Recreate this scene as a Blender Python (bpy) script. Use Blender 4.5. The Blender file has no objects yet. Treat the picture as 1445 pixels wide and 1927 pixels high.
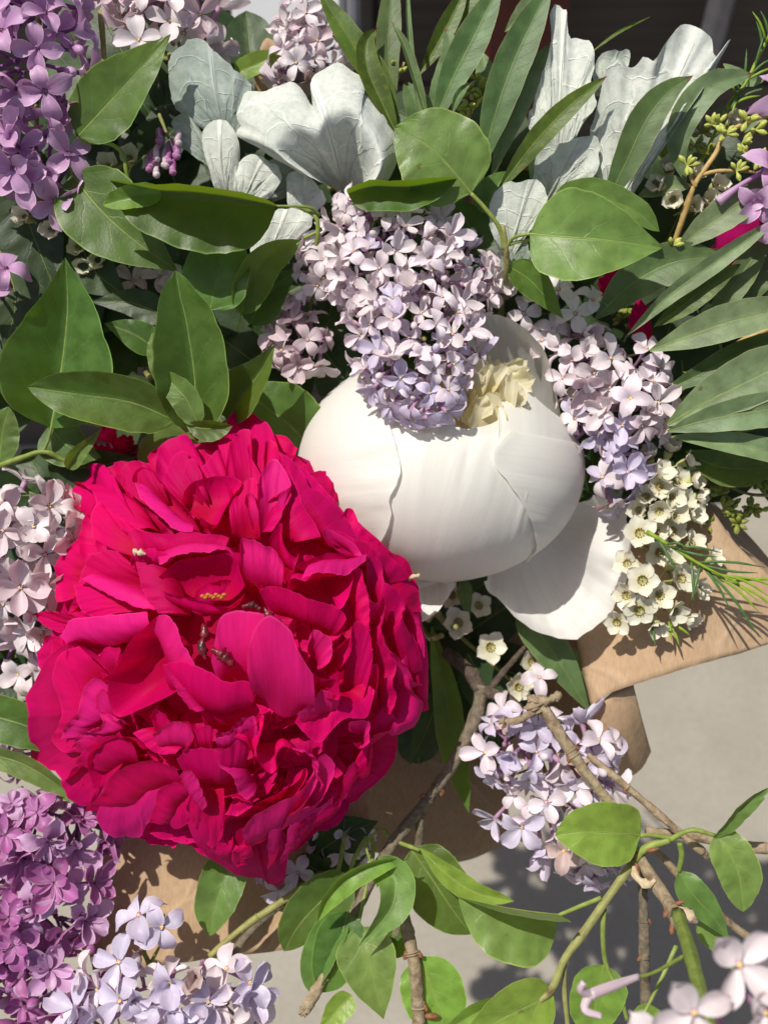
import bpy, math, random
import numpy as np
from mathutils import Matrix, Vector

scene = bpy.context.scene
COL = scene.collection
R = math.radians
S = 0.0002            # metres per unit of the bouquet frame
D = 2000.0            # camera distance in the same units
PITCH = R(55)         # the camera looks down at the bouquet
HEIGHT = 0.90         # height of the flower heads above the pavement
VX = Vector((1, 0, 0)); VY = Vector((0, math.sin(PITCH), math.cos(PITCH))); VZ = Vector((0, -math.cos(PITCH), math.sin(PITCH)))
FR = Matrix(((VX.x, VY.x, VZ.x, 0), (VX.y, VY.y, VZ.y, 0), (VX.z, VY.z, VZ.z, HEIGHT), (0, 0, 0, 1)))

# ------------------------------------------------------------------ camera, world, sun
cam = bpy.data.cameras.new('camera')
cam_ob = bpy.data.objects.new('camera', cam); COL.objects.link(cam_ob)
cam_ob.matrix_world = FR @ Matrix.Translation((0, 0, D * S))
cam.sensor_fit = 'VERTICAL'; cam.sensor_height = 24.0
cam.angle = 2 * math.atan(963.5 / D)
cam.clip_start = 0.01; cam.clip_end = 500
cam.dof.use_dof = True
cam.dof.focus_distance = (D + 10) * S
cam.dof.aperture_fstop = 7.0
scene.camera = cam_ob

SUNL = Vector((-0.34, 0.57, 0.75)).normalized()          # towards the sun, bouquet frame
SUNW = (VX * SUNL.x + VY * SUNL.y + VZ * SUNL.z).normalized()
elev = math.asin(SUNW.z); azim = math.atan2(SUNW.x, SUNW.y)
world = bpy.data.worlds.new("World"); scene.world = world; world.use_nodes = True
wn = world.node_tree
sky = wn.nodes.new('ShaderNodeTexSky'); sky.sky_type = 'NISHITA'; sky.sun_disc = False
sky.air_density = 0.75; sky.dust_density = 2.5; sky.ozone_density = 0.35; sky.sun_elevation = elev; sky.sun_rotation = azim
bg = wn.nodes['Background']; bg.inputs[1].default_value = 0.098
wn.links.new(sky.outputs[0], bg.inputs[0])
sun = bpy.data.lights.new('sun', 'SUN'); sun.energy = 4.75; sun.angle = R(0.53); sun.color = (1.0, 0.955, 0.88)
sun_ob = bpy.data.objects.new('sun', sun); COL.objects.link(sun_ob)
sun_ob.rotation_euler = SUNW.to_track_quat('Z', 'Y').to_euler()
scene.view_settings.view_transform = 'Standard'; scene.view_settings.look = 'None'
scene.view_settings.exposure = 0.05; scene.view_settings.gamma = 1.0
scene.cycles.max_bounces = 10; scene.cycles.transmission_bounces = 8; scene.cycles.diffuse_bounces = 5
scene.cycles.caustics_reflective = False; scene.cycles.caustics_refractive = False

# ------------------------------------------------------------------ frame helpers
def F(x, y, w=0.0):
    k = (D - w) / D
    return np.array(((x - 722.5) * k, (963.5 - y) * k, w))

def interp_poly(pts, n):
    """Catmull-Rom through pts, resampled to n points by arc length."""
    P = np.array(pts, float)
    if len(P) == 1: return np.repeat(P, n, 0)
    if len(P) == 2:
        t = np.linspace(0, 1, n)[:, None]; return P[0] * (1 - t) + P[1] * t
    Q = np.vstack([2 * P[0] - P[1], P, 2 * P[-1] - P[-2]])
    out = []
    for i in range(1, len(Q) - 2):
        p0, p1, p2, p3 = Q[i - 1], Q[i], Q[i + 1], Q[i + 2]
        for t in np.linspace(0, 1, 12, endpoint=False):
            out.append(0.5 * (2 * p1 + (p2 - p0) * t + (2 * p0 - 5 * p1 + 4 * p2 - p3) * t * t + (3 * p1 - p0 - 3 * p2 + p3) * t ** 3))
    out.append(P[-1]); out = np.array(out)
    d = np.r_[0, np.cumsum(np.linalg.norm(np.diff(out, axis=0), axis=1))]
    s = np.linspace(0, d[-1], n)
    return np.stack([np.interp(s, d, out[:, k]) for k in range(P.shape[1])], 1)

def unit(a):
    n = np.linalg.norm(a, axis=-1, keepdims=True); return a / np.maximum(n, 1e-9)

class Wave:
    """smooth one-dimensional noise"""
    def __init__(s, seed, freqs=(1.3, 2.7, 4.9, 8.3)):
        r = random.Random(seed); s.t = [(f * r.uniform(.8, 1.25), r.uniform(0, 6.28), 1 / (i + 1) ** .8) for i, f in enumerate(freqs)]
        s.n = sum(a for _, _, a in s.t)
    def __call__(s, x):
        return sum(a * np.sin(6.283 * f * x + p) for f, p, a in s.t) / s.n * 1.6

def raw_mesh(name, V, faces, mats, UV=None, fm=None, smooth=True):
    me = bpy.data.meshes.new(name)
    me.from_pydata([tuple(v) for v in (np.asarray(V) * S)], [], faces)
    for m in mats: me.materials.append(m)
    if UV is not None:
        ul = me.uv_layers.new(name='uv')
        li = np.empty(len(me.loops), int); me.loops.foreach_get('vertex_index', li)
        ul.data.foreach_set('uv', np.asarray(UV, float)[li].ravel())
    if smooth: me.polygons.foreach_set('use_smooth', np.ones(len(me.polygons), bool))
    if fm is not None: me.polygons.foreach_set('material_index', np.array(fm, np.int32))
    me.update(); return me

def grid_faces(nu, nv, off=0):
    """(nu+1) x (nv+1) vertices stored row by row in v"""
    return [(off + j * (nu + 1) + i, off + j * (nu + 1) + i + 1, off + (j + 1) * (nu + 1) + i + 1, off + (j + 1) * (nu + 1) + i)
            for j in range(nv) for i in range(nu)]

class Geo:
    """collects pieces of ONE object"""
    def __init__(s): s.V = []; s.UV = []; s.Fc = []; s.M = []; s.n = 0
    def add(s, V, UV, faces, m=0):
        s.Fc += [tuple(i + s.n for i in f) for f in faces]; s.M += [m] * len(faces)
        s.V.append(np.asarray(V, float)); s.UV.append(np.asarray(UV, float)); s.n += len(V); return s
    def grid(s, P, m=0):          # P[v][u][3]
        nv, nu = P.shape[0] - 1, P.shape[1] - 1
        uu, vv = np.meshgrid(np.linspace(0, 1, nu + 1), np.linspace(0, 1, nv + 1))
        return s.add(P.reshape(-1, 3), np.stack([uu.ravel(), vv.ravel()], 1), grid_faces(nu, nv), m)
    def tube(s, pts, rad, sides=7, m=0, n=None, knob=0.0, seed=0, cap=True):
        pts = np.array(pts, float); n = n or max(6, 5 * len(pts))
        rad = np.interp(np.linspace(0, 1, n), np.linspace(0, 1, len(np.atleast_1d(rad))), np.atleast_1d(rad)) if np.ndim(rad) else np.full(n, rad)
        C = interp_poly(pts, n); T = unit(np.gradient(C, axis=0))
        a = np.array((0, 0, 1.)) if abs(T[0][2]) < .9 else np.array((1., 0, 0))
        N = unit(np.cross(T[0], a)); Vs = []; UVs = []; w = Wave(seed + 5, (2.2, 5.1, 9.7, 15))
        for i in range(n):
            N = unit(N - T[i] * np.dot(N, T[i])); B = np.cross(T[i], N)
            rr = rad[i] * (1 + knob * w(i / n))
            for k in range(sides + 1):
                an = 2 * math.pi * k / sides
                Vs.append(C[i] + (N * math.cos(an) + B * math.sin(an)) * rr * (1 + knob * .4 * math.sin(3 * an + i)))
                UVs.append((k / sides, i / (n - 1)))
        f = grid_faces(sides, n - 1)
        if cap:
            f.append(tuple(range(sides))[::-1]); f.append(tuple((n - 1) * (sides + 1) + k for k in range(sides)))
        return s.add(Vs, UVs, f, m)
    def ball(s, c, r, m=0, seg=8, rings=6, axis=None):
        Vs = []; UVs = []
        c = np.array(c, float); r = np.array(r, float) * np.ones(3)
        Mx = np.eye(3)
        if axis is not None:
            q = Vector((0, 0, 1)).rotation_difference(Vector(axis)).to_matrix(); Mx = np.array(q)
        for j in range(rings + 1):
            th = math.pi * j / rings
            for i in range(seg + 1):
                ph = 2 * math.pi * i / seg
                Vs.append(c + Mx @ (r * np.array((math.sin(th) * math.cos(ph), math.sin(th) * math.sin(ph), math.cos(th)))))
                UVs.append((i / seg, j / rings))
        return s.add(Vs, UVs, grid_faces(seg, rings), m)
    def mesh(s, name, mats, origin=(0, 0, 0), smooth=True):
        return raw_mesh(name, np.vstack(s.V) - np.array(origin), s.Fc, mats, np.vstack(s.UV), s.M, smooth)

def thing(name, label, cat, at, group=None):
    """an Empty at the thing's base (bouquet-frame point) that parents its parts"""
    o = bpy.data.objects.new(name, None); COL.objects.link(o)
    o.empty_display_size = 0.01
    o.matrix_basis = FR @ Matrix.Translation(Vector(at) * S)
    o['label'] = label; o['category'] = cat
    if group: o['group'] = group
    o['_x'] = float(at[0]); o['_y'] = float(at[1]); o['_z'] = float(at[2])
    return o
def org(o): return np.array((o['_x'], o['_y'], o['_z']))
def part(name, geo, mats, par, smooth=True):
    me = geo.mesh(name, mats, org(par), smooth)
    o = bpy.data.objects.new(name, me); COL.objects.link(o); o.parent = par; return o
def sub(name, geo, mats, par, root):
    me = geo.mesh(name, mats, org(root)); o = bpy.data.objects.new(name, me); COL.objects.link(o); o.parent = par; return o
def inst(name, me, par, mat):
    o = bpy.data.objects.new(name, me); COL.objects.link(o); o.parent = par; o.matrix_basis = mat; return o

# ------------------------------------------------------------------ surfaces
def loft(rim, base, nu=18, nv=10, bulge=0.0, ruffle=0.0, freq=3.0, lip=0.0, edge=1.0, seed=0, vpow=1.0, crease=0.0, side=0.0, rnd=1.0, notch=0):
    """petal or sheet between a base curve and a rim curve (3-D, bouquet frame)"""
    A = interp_poly(rim, nu + 1)
    if len(base) == 1:
        b = np.array(base[0], float); spread = (A[-1] - A[0]) * .06
        base = [b - spread, b + spread]
    B = interp_poly(base, nu + 1)
    w1, w2, w3 = Wave(seed), Wave(seed + 77, (2.6, 5.3, 10.0, 17.0)), Wave(seed + 31)
    u = np.linspace(0, 1, nu + 1)
    out = unit(A - B)
    A = A + out * (edge * 2.2 * w2(u))[:, None]
    Nn = np.cross(A[-1] - A[0], A[nu // 2] - B[nu // 2]); Nn = unit(Nn)
    if Nn[2] < 0: Nn = -Nn
    P = np.zeros((nv + 1, nu + 1, 3))
    cr = Wave(seed + 13, (6., 11., 17., 23.))
    A_s = A
    if notch:          # indentations of the rim fade out towards the base
        A_s = A.copy()
        for _ in range(nu): A_s[1:-1] = (A_s[:-2] + 2 * A_s[1:-1] + A_s[2:]) / 4
    cut = A - A_s; A = A_s
    dev = (A - B) - (A - B).mean(0)
    for j in range(nv + 1):
        v = (j / nv) ** vpow
        q = B + (A - B).mean(0) * v + dev * v ** rnd + cut * v ** (notch or 1)
        h = bulge * math.sin(math.pi * v ** .85) * (1 - .35 * (2 * u - 1) ** 2) + ruffle * v * v * w1(u * freq / 2.5) + ruffle * .35 * v * w3(u * .7 + v * .6)
        h = h + side * (2 * u - 1) ** 2 * v
        h = h + crease * cr(u * .8 + .15 * v) * math.sin(math.pi * min(1, v * 1.02)) ** .5
        if v > .78: h = h + lip * ((v - .78) / .22) ** 2
        P[j] = q + Nn * h[:, None]
    return P

PROF = {
 'lilac': [(0, 0), (.02, .26), (.08, .68), (.18, .93), (.3, 1), (.45, .93), (.62, .7), (.78, .42), (.9, .18), (1, .0)],
 'euc': [(0, .06), (.1, .38), (.25, .75), (.42, .98), (.58, 1), (.75, .8), (.88, .46), (.96, .16), (1, 0)],
 'round': [(0, 0), (.02, .32), (.1, .74), (.25, .97), (.42, 1), (.6, .93), (.78, .7), (.9, .4), (.97, .15), (1, 0)],
 'lobe': [(0, .35), (.2, .6), (.45, .85), (.65, 1), (.82, .95), (.93, .68), (.98, .35), (1, 0)],
 'needle': [(0, .6), (.3, 1), (.8, .8), (1, 0)],
}
def prof(name, t):
    p = np.array(PROF[name]); x = np.linspace(0, 1, 241); y = np.interp(x, p[:, 0], p[:, 1])
    k = np.ones(13) / 13; ys = np.convolve(np.pad(y, 6, mode='edge'), k, 'valid')
    wgt = np.clip(np.minimum(x, 1 - x) / .05, 0, 1); y = ys * wgt + y * (1 - wgt)
    return np.interp(t, x, y)

def leaf_grid(mid, half, profile='lilac', aL=10, aR=10, curl=0.0, wave=0.0, roll=0.0, nv=26, nu=12, seed=0, wfreq=2.0):
    """a blade along the midrib; aL, aR raise the two halves towards the camera (degrees)"""
    C = interp_poly(mid, nv + 1); T = unit(np.gradient(C, axis=0))
    t = np.linspace(0, 1, nv + 1); hw = prof(profile, t) * half
    w1, w2 = Wave(seed), Wave(seed + 9); e1, e2 = Wave(seed + 20, (2, 5, 11, 19)), Wave(seed + 21, (2, 5, 11, 19)); quilt = min(1.6, half * .022)
    hc = nu // 2; P = np.zeros((nv + 1, nu + 1, 3)); pts = np.linspace(0, 1, hc + 1)
    for j in range(nv + 1):
        N = np.array((0, 0, 1.)); N = unit(N - T[j] * np.dot(N, T[j])); L = np.cross(N, T[j])
        if roll:
            c, s_ = math.cos(R(roll)), math.sin(R(roll)); L, N = L * c + N * s_, N * c - L * s_
        for sgn, ang, idx in ((1, aL, range(hc, -1, -1)), (-1, aR, range(hc, nu + 1))):
            x = y = 0.0
            wv = (w1 if sgn > 0 else w2)(t[j] * wfreq * .5)
            prev = 0; hj = hw[j] * (1 + .022 * float((e1 if sgn > 0 else e2)(t[j])))
            for q, i in enumerate(idx):
                if q:
                    a = R(ang + curl * pts[q] ) ; x += math.cos(a) * (pts[q] - prev); y += math.sin(a) * (pts[q] - prev); prev = pts[q]
                P[j, i] = C[j] + hj * (L * sgn * x + N * y) + N * (wave * wv * pts[q] ** 2 * min(1, hw[j] / max(half, 1) + .2) + quilt * math.sin(6.283 * (5 * t[j] - 1.1 * pts[q])) * pts[q] * (1.15 - pts[q]) * 2)
    return P
# ------------------------------------------------------------------ materials
def M_(nt, op, a, b=None, c=None, clamp=False):
    n = nt.nodes.new('ShaderNodeMath'); n.operation = op; n.use_clamp = clamp
    for i, x in enumerate((a, b, c)):
        if x is None: continue
        if isinstance(x, (int, float)): n.inputs[i].default_value = x
        else: nt.links.new(x, n.inputs[i])
    return n.outputs[0]
def mixc(nt, f, a, b, mode='MIX'):
    n = nt.nodes.new('ShaderNodeMix'); n.data_type = 'RGBA'; n.blend_type = mode
    for s, x in ((n.inputs[0], f), (n.inputs[6], a), (n.inputs[7], b)):
        if isinstance(x, (int, float)): s.default_value = x
        elif isinstance(x, tuple): s.default_value = (*x, 1)
        else: nt.links.new(x, s)
    return n.outputs[2]
def noise(nt, vec, scale, detail=3, rough=.55):
    n = nt.nodes.new('ShaderNodeTexNoise'); n.inputs['Scale'].default_value = scale
    n.inputs['Detail'].default_value = detail; n.inputs['Roughness'].default_value = rough
    if vec is not None: nt.links.new(vec, n.inputs['Vector'])
    return n.outputs['Fac']
def remap(nt, x, a, b, c=0., d=1., smooth=True):
    n = nt.nodes.new('ShaderNodeMapRange'); n.interpolation_type = 'SMOOTHSTEP' if smooth else 'LINEAR'
    nt.links.new(x, n.inputs[0])
    for i, v in enumerate((a, b, c, d)): n.inputs[i + 1].default_value = v
    return n.outputs[0]
def scaled(nt, vec, s, off=None):
    n = nt.nodes.new('ShaderNodeVectorMath'); n.operation = 'MULTIPLY_ADD'
    nt.links.new(vec, n.inputs[0]); n.inputs[1].default_value = s
    if off is not None: nt.links.new(off, n.inputs[2])
    return n.outputs[0]
def newmat(name):
    m = bpy.data.materials.new(name); m.use_nodes = True; nt = m.node_tree
    return m, nt, nt.nodes['Principled BSDF'], nt.nodes['Material Output']
def finish(nt, bsdf, out, col, tcol, tfac, height, bstr, rough=.5, spec=.35, bdist=.0006, sheen=0.0):
    nt.links.new(col, bsdf.inputs['Base Color'])
    if isinstance(rough, (int, float)): bsdf.inputs['Roughness'].default_value = rough
    else: nt.links.new(rough, bsdf.inputs['Roughness'])
    bsdf.inputs['Specular IOR Level'].default_value = spec
    if sheen: bsdf.inputs['Sheen Weight'].default_value = sheen
    if height is not None:
        b = nt.nodes.new('ShaderNodeBump'); b.inputs['Strength'].default_value = bstr; b.inputs['Distance'].default_value = bdist
        nt.links.new(height, b.inputs['Height']); nt.links.new(b.outputs[0], bsdf.inputs['Normal'])
    if tfac > 0:
        t = nt.nodes.new('ShaderNodeBsdfTranslucent'); nt.links.new(tcol, t.inputs[0])
        mx = nt.nodes.new('ShaderNodeMixShader'); mx.inputs[0].default_value = tfac
        nt.links.new(bsdf.outputs[0], mx.inputs[1]); nt.links.new(t.outputs[0], mx.inputs[2]); nt.links.new(mx.outputs[0], out.inputs[0])
def coords(nt):
    tc = nt.nodes.new('ShaderNodeTexCoord'); oi = nt.nodes.new('ShaderNodeObjectInfo')
    sp = nt.nodes.new('ShaderNodeSeparateXYZ'); nt.links.new(tc.outputs['UV'], sp.inputs[0])
    off = nt.nodes.new('ShaderNodeCombineXYZ')
    r = M_(nt, 'MULTIPLY', oi.outputs['Random'], 37.0)
    for i in range(3): nt.links.new(r, off.inputs[i])
    return tc, oi, sp.outputs[0], sp.outputs[1], off.outputs[0]
def vary(nt, col, rnd, amt=.25, hue=.015):
    h = nt.nodes.new('ShaderNodeHueSaturation')
    nt.links.new(col, h.inputs['Color'])
    nt.links.new(M_(nt, 'MULTIPLY_ADD', rnd, amt, 1 - amt / 2), h.inputs['Value'])
    r2 = M_(nt, 'FRACT', M_(nt, 'MULTIPLY', rnd, 13.7))
    nt.links.new(M_(nt, 'MULTIPLY_ADD', r2, 2 * hue, .5 - hue), h.inputs['Hue'])
    return h.outputs[0]

def leaf_mat(name, top, trans, tfac=.3, rough=.42, vein=(.3, .4, .12), vstr=.5, nvein=5, slant=1.2, spots=0.0, edge=None, tip=None, amt=.3, spec=.35, bstr=.35):
    m, nt, b, out = newmat(name); tc, oi, u, v, off = coords(nt)
    a = M_(nt, 'MULTIPLY', M_(nt, 'ABSOLUTE', M_(nt, 'SUBTRACT', u, .5)), 2.0)
    wob = M_(nt, 'MULTIPLY', M_(nt, 'SUBTRACT', noise(nt, scaled(nt, tc.outputs['UV'], (6, 6, 6), off), 1.0), .5), .5)
    s = M_(nt, 'ADD', M_(nt, 'SUBTRACT', M_(nt, 'MULTIPLY', v, float(nvein)), M_(nt, 'MULTIPLY', M_(nt, 'POWER', a, .8), slant)), wob)
    f = M_(nt, 'ABSOLUTE', M_(nt, 'SUBTRACT', M_(nt, 'FRACT', s), .5))
    lat = M_(nt, 'MULTIPLY', remap(nt, f, .04, .0), M_(nt, 'SUBTRACT', 1.0, M_(nt, 'MULTIPLY', a, .75)))
    midr = remap(nt, a, .055, .015)
    veins = M_(nt, 'MAXIMUM', M_(nt, 'MULTIPLY', lat, .6), midr)
    n1 = noise(nt, scaled(nt, tc.outputs['Object'], (1, 1, 1), off), 130, 4)
    n2 = noise(nt, tc.outputs['Object'], 900, 2)
    c = mixc(nt, remap(nt, n1, .3, .7), tuple(x * .8 for x in top), tuple(min(1, x * 1.25) for x in top))
    if spots:
        sp = remap(nt, noise(nt, tc.outputs['Object'], 420, 3), .55, .68)
        c = mixc(nt, M_(nt, 'MULTIPLY', sp, spots), c, (top[0] * 2.4, top[1] * 1.7, top[2] * .7))
    c = mixc(nt, M_(nt, 'MULTIPLY', veins, vstr), c, vein)
    if edge is not None: c = mixc(nt, remap(nt, a, .95, 1.0), c, edge)
    if tip is not None: c = mixc(nt, remap(nt, M_(nt, 'ADD', v, M_(nt, 'MULTIPLY', n1, .04)), .955, .985), c, tip)
    fl = remap(nt, noise(nt, tc.outputs['Object'], 1500, 2, .5), .70, .76)
    c = mixc(nt, M_(nt, 'MULTIPLY', fl, .35), c, (.35, .36, .26))
    br = remap(nt, noise(nt, scaled(nt, tc.outputs['Object'], (1, 1, 1), off), 210, 2, .4), .735, .775)
    c = mixc(nt, M_(nt, 'MULTIPLY', br, .7), c, (.13, .085, .03))
    c = vary(nt, c, oi.outputs['Random'], amt)
    t = mixc(nt, M_(nt, 'MULTIPLY', veins, .35), trans, tuple(x * .55 for x in trans))
    t = vary(nt, t, oi.outputs['Random'], amt)
    h = M_(nt, 'ADD', M_(nt, 'MULTIPLY', veins, -.6), M_(nt, 'MULTIPLY', n2, .35))
    h = M_(nt, 'ADD', h, M_(nt, 'MULTIPLY', n1, .8))
    finish(nt, b, out, c, t, tfac, h, bstr, rough, spec)
    return m

def petal_mat(name, c0, c1, trans, tfac=.35, rough=.5, streak=.25, rim=None, su=26, sv=2.2, amt=.12, hue=.01, bstr=.3, spec=.25, base_tint=None, sheen=0., blot=.0, urim=False):
    """c0 at the base to c1 at the rim, fine streaks running along the petal"""
    m, nt, b, out = newmat(name); tc, oi, u, v, off = coords(nt)
    st = noise(nt, scaled(nt, tc.outputs['UV'], (su, sv, 1), off), 1.0, 4)
    n1 = noise(nt, scaled(nt, tc.outputs['Object'], (1, 1, 1), off), 160, 3)
    g = M_(nt, 'ADD', v, M_(nt, 'MULTIPLY', M_(nt, 'SUBTRACT', n1, .5), .5))
    c = mixc(nt, remap(nt, g, .05, .8), c0, c1)
    dk = tuple(x * (1 - streak) for x in c1)
    c = mixc(nt, M_(nt, 'MULTIPLY', remap(nt, st, .45, .7), .7), c, dk)
    if base_tint is not None: c = mixc(nt, remap(nt, v, .22, .0), c, base_tint)
    if blot: c = mixc(nt, M_(nt, 'MULTIPLY', remap(nt, n1, .55, .75), blot), c, (1, .95, .97))
    if rim is not None:
        e = remap(nt, v, .965, 1.0)
        if urim: e = M_(nt, 'MULTIPLY', M_(nt, 'MAXIMUM', remap(nt, v, .9, 1.0), remap(nt, M_(nt, 'ABSOLUTE', M_(nt, 'SUBTRACT', u, .5)), .42, .5)), .75)
        c = mixc(nt, e, c, rim)
    c = vary(nt, c, oi.outputs['Random'], amt, hue)
    t = nt.nodes.new('ShaderNodeRGB'); t.outputs[0].default_value = (*trans, 1)
    tt = mixc(nt, M_(nt, 'MULTIPLY', remap(nt, st, .4, .7), .4), t.outputs[0], tuple(x * .8 for x in trans))
    h = M_(nt, 'ADD', st, M_(nt, 'MULTIPLY', n1, .6))
    finish(nt, b, out, c, tt, tfac, h, bstr, rough, spec, .0005, sheen)
    return m

def felt_mat(name, c0, c1, tfac=.12):
    m, nt, b, out = newmat(name); tc, oi, u, v, off = coords(nt)
    n0 = noise(nt, scaled(nt, tc.outputs['Object'], (1, 1, 1), off), 75, 3)
    n1 = noise(nt, tc.outputs['Object'], 420, 4, .65); n2 = noise(nt, tc.outputs['Object'], 2600, 2, .7)
    a = M_(nt, 'ABSOLUTE', M_(nt, 'SUBTRACT', u, .5))
    wob = M_(nt, 'MULTIPLY', M_(nt, 'SUBTRACT', n0, .5), .9)
    fan = M_(nt, 'ABSOLUTE', M_(nt, 'SUBTRACT', M_(nt, 'FRACT', M_(nt, 'ADD', M_(nt, 'MULTIPLY', u, 5.0), wob)), .5))
    rad = M_(nt, 'MULTIPLY', remap(nt, fan, .07, .0), remap(nt, v, 1.0, .5))
    s = M_(nt, 'ADD', M_(nt, 'SUBTRACT', M_(nt, 'MULTIPLY', v, 4.5), M_(nt, 'MULTIPLY', a, 3.2)), wob)
    lat = M_(nt, 'MULTIPLY', remap(nt, M_(nt, 'ABSOLUTE', M_(nt, 'SUBTRACT', M_(nt, 'FRACT', s), .5)), .05, 0.), .6)
    veins = M_(nt, 'MAXIMUM', M_(nt, 'MAXIMUM', rad, lat), remap(nt, a, .03, .01))
    c = mixc(nt, remap(nt, n0, .3, .7), c0, c1)
    c = mixc(nt, M_(nt, 'MULTIPLY', remap(nt, n1, .4, .7), .35), c, tuple(x * .62 for x in c0))
    c = mixc(nt, M_(nt, 'MULTIPLY', veins, .8), c, tuple(min(1, x * 1.22) for x in c1))
    c = vary(nt, c, oi.outputs['Random'], .12, .006)
    h = M_(nt, 'ADD', M_(nt, 'ADD', M_(nt, 'MULTIPLY', veins, .5), M_(nt, 'MULTIPLY', n1, .35)), M_(nt, 'MULTIPLY', n2, .35))
    t = nt.nodes.new('ShaderNodeRGB'); t.outputs[0].default_value = (.5, .58, .4, 1)
    finish(nt, b, out, c, t.outputs[0], tfac, h, .8, .9, .1, .001, .25)
    return m

def simple_mat(name, c0, c1, scale=200, rough=.7, bstr=.3, tfac=0., trans=(0, 0, 0), stretch=None, spec=.3, dark=None, dscale=60, amt=.15, bdist=.0006):
    m, nt, b, out = newmat(name); tc, oi, u, v, off = coords(nt)
    vec = tc.outputs['Object'] if stretch is None else scaled(nt, tc.outputs['UV'], stretch, off)
    n1 = noise(nt, vec, scale if stretch is None else 1.0, 5, .6); n2 = noise(nt, tc.outputs['Object'], dscale, 4, .6)
    c = mixc(nt, remap(nt, n1, .3, .7), c0, c1)
    if dark is not None: c = mixc(nt, remap(nt, n2, .52, .7), c, dark)
    c = vary(nt, c, oi.outputs['Random'], amt, .006)
    t = nt.nodes.new('ShaderNodeRGB'); t.outputs[0].default_value = (*trans, 1)
    finish(nt, b, out, c, t.outputs[0], tfac, n1, bstr, rough, spec, bdist)
    return m

MAT = {}
MAT['lilac_leaf'] = leaf_mat('lilac_leaf', (.066, .124, .025), (.28, .43, .012), .32, .42, (.16, .25, .07), .5, 4, 1.2, 0., (.22, .33, .08), spec=.32)  # edge tint here and in the next two puts backlit glow into the colour
MAT['lilac_leaf_light'] = leaf_mat('lilac_leaf_light', (.128, .215, .052), (.32, .48, .03), .32, .40, (.24, .36, .10), .5, 4, 1.2, 0., (.28, .40, .10), spec=.4)
MAT['lilac_leaf_young'] = leaf_mat('lilac_leaf_young', (.18, .30, .05), (.42, .58, .03), .36, .4, (.34, .46, .12), .6, 4, 1.2, 0., (.34, .46, .12), amt=.15)
MAT['leaf_under'] = leaf_mat('leaf_under', (.13, .21, .085), (.24, .38, .05), .28, .6, (.2, .29, .12), .5, 4)
MAT['leaf_dark'] = leaf_mat('leaf_dark', (.034, .062, .022), (.08, .15, .012), .25, .45, (.08, .13, .04), .4, 4)  # darkened copy of the leaf green, shade of the deep gaps put into the colour
MAT['euc'] = leaf_mat('eucalyptus_leaf', (.090, .145, .050), (.22, .32, .035), .22, .5, (.13, .18, .07), .4, 14, 1.6, .0, (.30, .27, .12), (.12, .045, .03))
MAT['euc_pale'] = leaf_mat('eucalyptus_leaf_pale', (.16, .225, .105), (.28, .36, .08), .2, .5, (.23, .30, .14), .5, 14, 1.6, .0, (.33, .36, .16), (.15, .06, .04), .2)
MAT['euc_yellow'] = leaf_mat('eucalyptus_leaf_speckled', (.075, .12, .02), (.22, .27, .015), .26, .48, (.1, .13, .02), .5, 14, 1.6, .55, (.25, .2, .06), (.12, .03, .02))
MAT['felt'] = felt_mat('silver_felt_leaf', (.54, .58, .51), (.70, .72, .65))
MAT['felt_dim'] = felt_mat('grey_green_felt_leaf', (.26, .32, .27), (.44, .49, .44))  # darker felt copy for leaves in shade, the shade is in the colour
MAT['felt_shade'] = felt_mat('pale_green_felt_leaf', (.42, .47, .40), (.56, .60, .52))  # slightly darkened felt copy, light shade mixed into its colour
MAT['magenta'] = petal_mat('magenta_petal', (.44, .0015, .04), (.62, .002, .125), (.78, .001, .05), .38, .58, .16, (.66, .012, .17), 30, 2.0, .28, .004, .4, .08)
MAT['magenta_pink'] = petal_mat('pink_magenta_petal', (.58, .004, .12), (.70, .012, .20), (.80, .003, .08), .36, .58, .13, (.78, .045, .27), 34, 2.0, .18, .004, .4, .10)
MAT['white'] = petal_mat('white_petal', (.86, .80, .76), (.87, .86, .80), (.90, .87, .78), .36, .5, .03, None, 36, 1.6, .03, .004, .22, .22, (.84, .70, .67), sheen=.1)
MAT['white_thin'] = petal_mat('white_outer_petal', (.82, .80, .75), (.84, .83, .79), (.82, .80, .72), .34, .55, .08, None, 46, 1.4, .03, .004, .35, .2)
MAT['cream'] = petal_mat('cream_petal', (.88, .76, .36), (.90, .86, .64), (.98, .88, .50), .46, .5, .05, None, 18, 2, .1, .006, .3, .25)
def lil(name, c0, c1, tr, **k): return petal_mat(name, c0, c1, tr, .32, .45, .10, tuple(x * .5 + .42 for x in c1), 7, 1.4, .2, .012, .35, .35, urim=True, **k)
MAT['lilac'] = lil('lilac_petal', (.82, .75, .79), (.79, .69, .74), (.80, .66, .70), blot=.35)
MAT['lilac_blue'] = lil('lilac_blue_petal', (.68, .64, .77), (.62, .55, .70), (.66, .54, .68), blot=.35)
MAT['lilac_white'] = lil('lilac_white_petal', (.80, .75, .76), (.77, .68, .69), (.76, .62, .62), blot=.4)
MAT['lilac_pink'] = lil('lilac_pink_petal', (.75, .64, .66), (.70, .55, .60), (.70, .50, .55), blot=.3)
MAT['lilac_faded'] = lil('lilac_faded_petal', (.62, .50, .46), (.58, .44, .42), (.6, .42, .36))
MAT['purple'] = lil('purple_petal', (.50, .25, .47), (.62, .39, .60), (.62, .32, .56), blot=.25)
MAT['deep_purple'] = lil('deep_purple_petal', (.50, .22, .44), (.43, .13, .36), (.56, .19, .43), blot=.35)
MAT['tube'] = simple_mat('lilac_tube', (.42, .2, .36), (.55, .36, .5), 300, .5, .2, .3, (.5, .3, .45))
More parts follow.
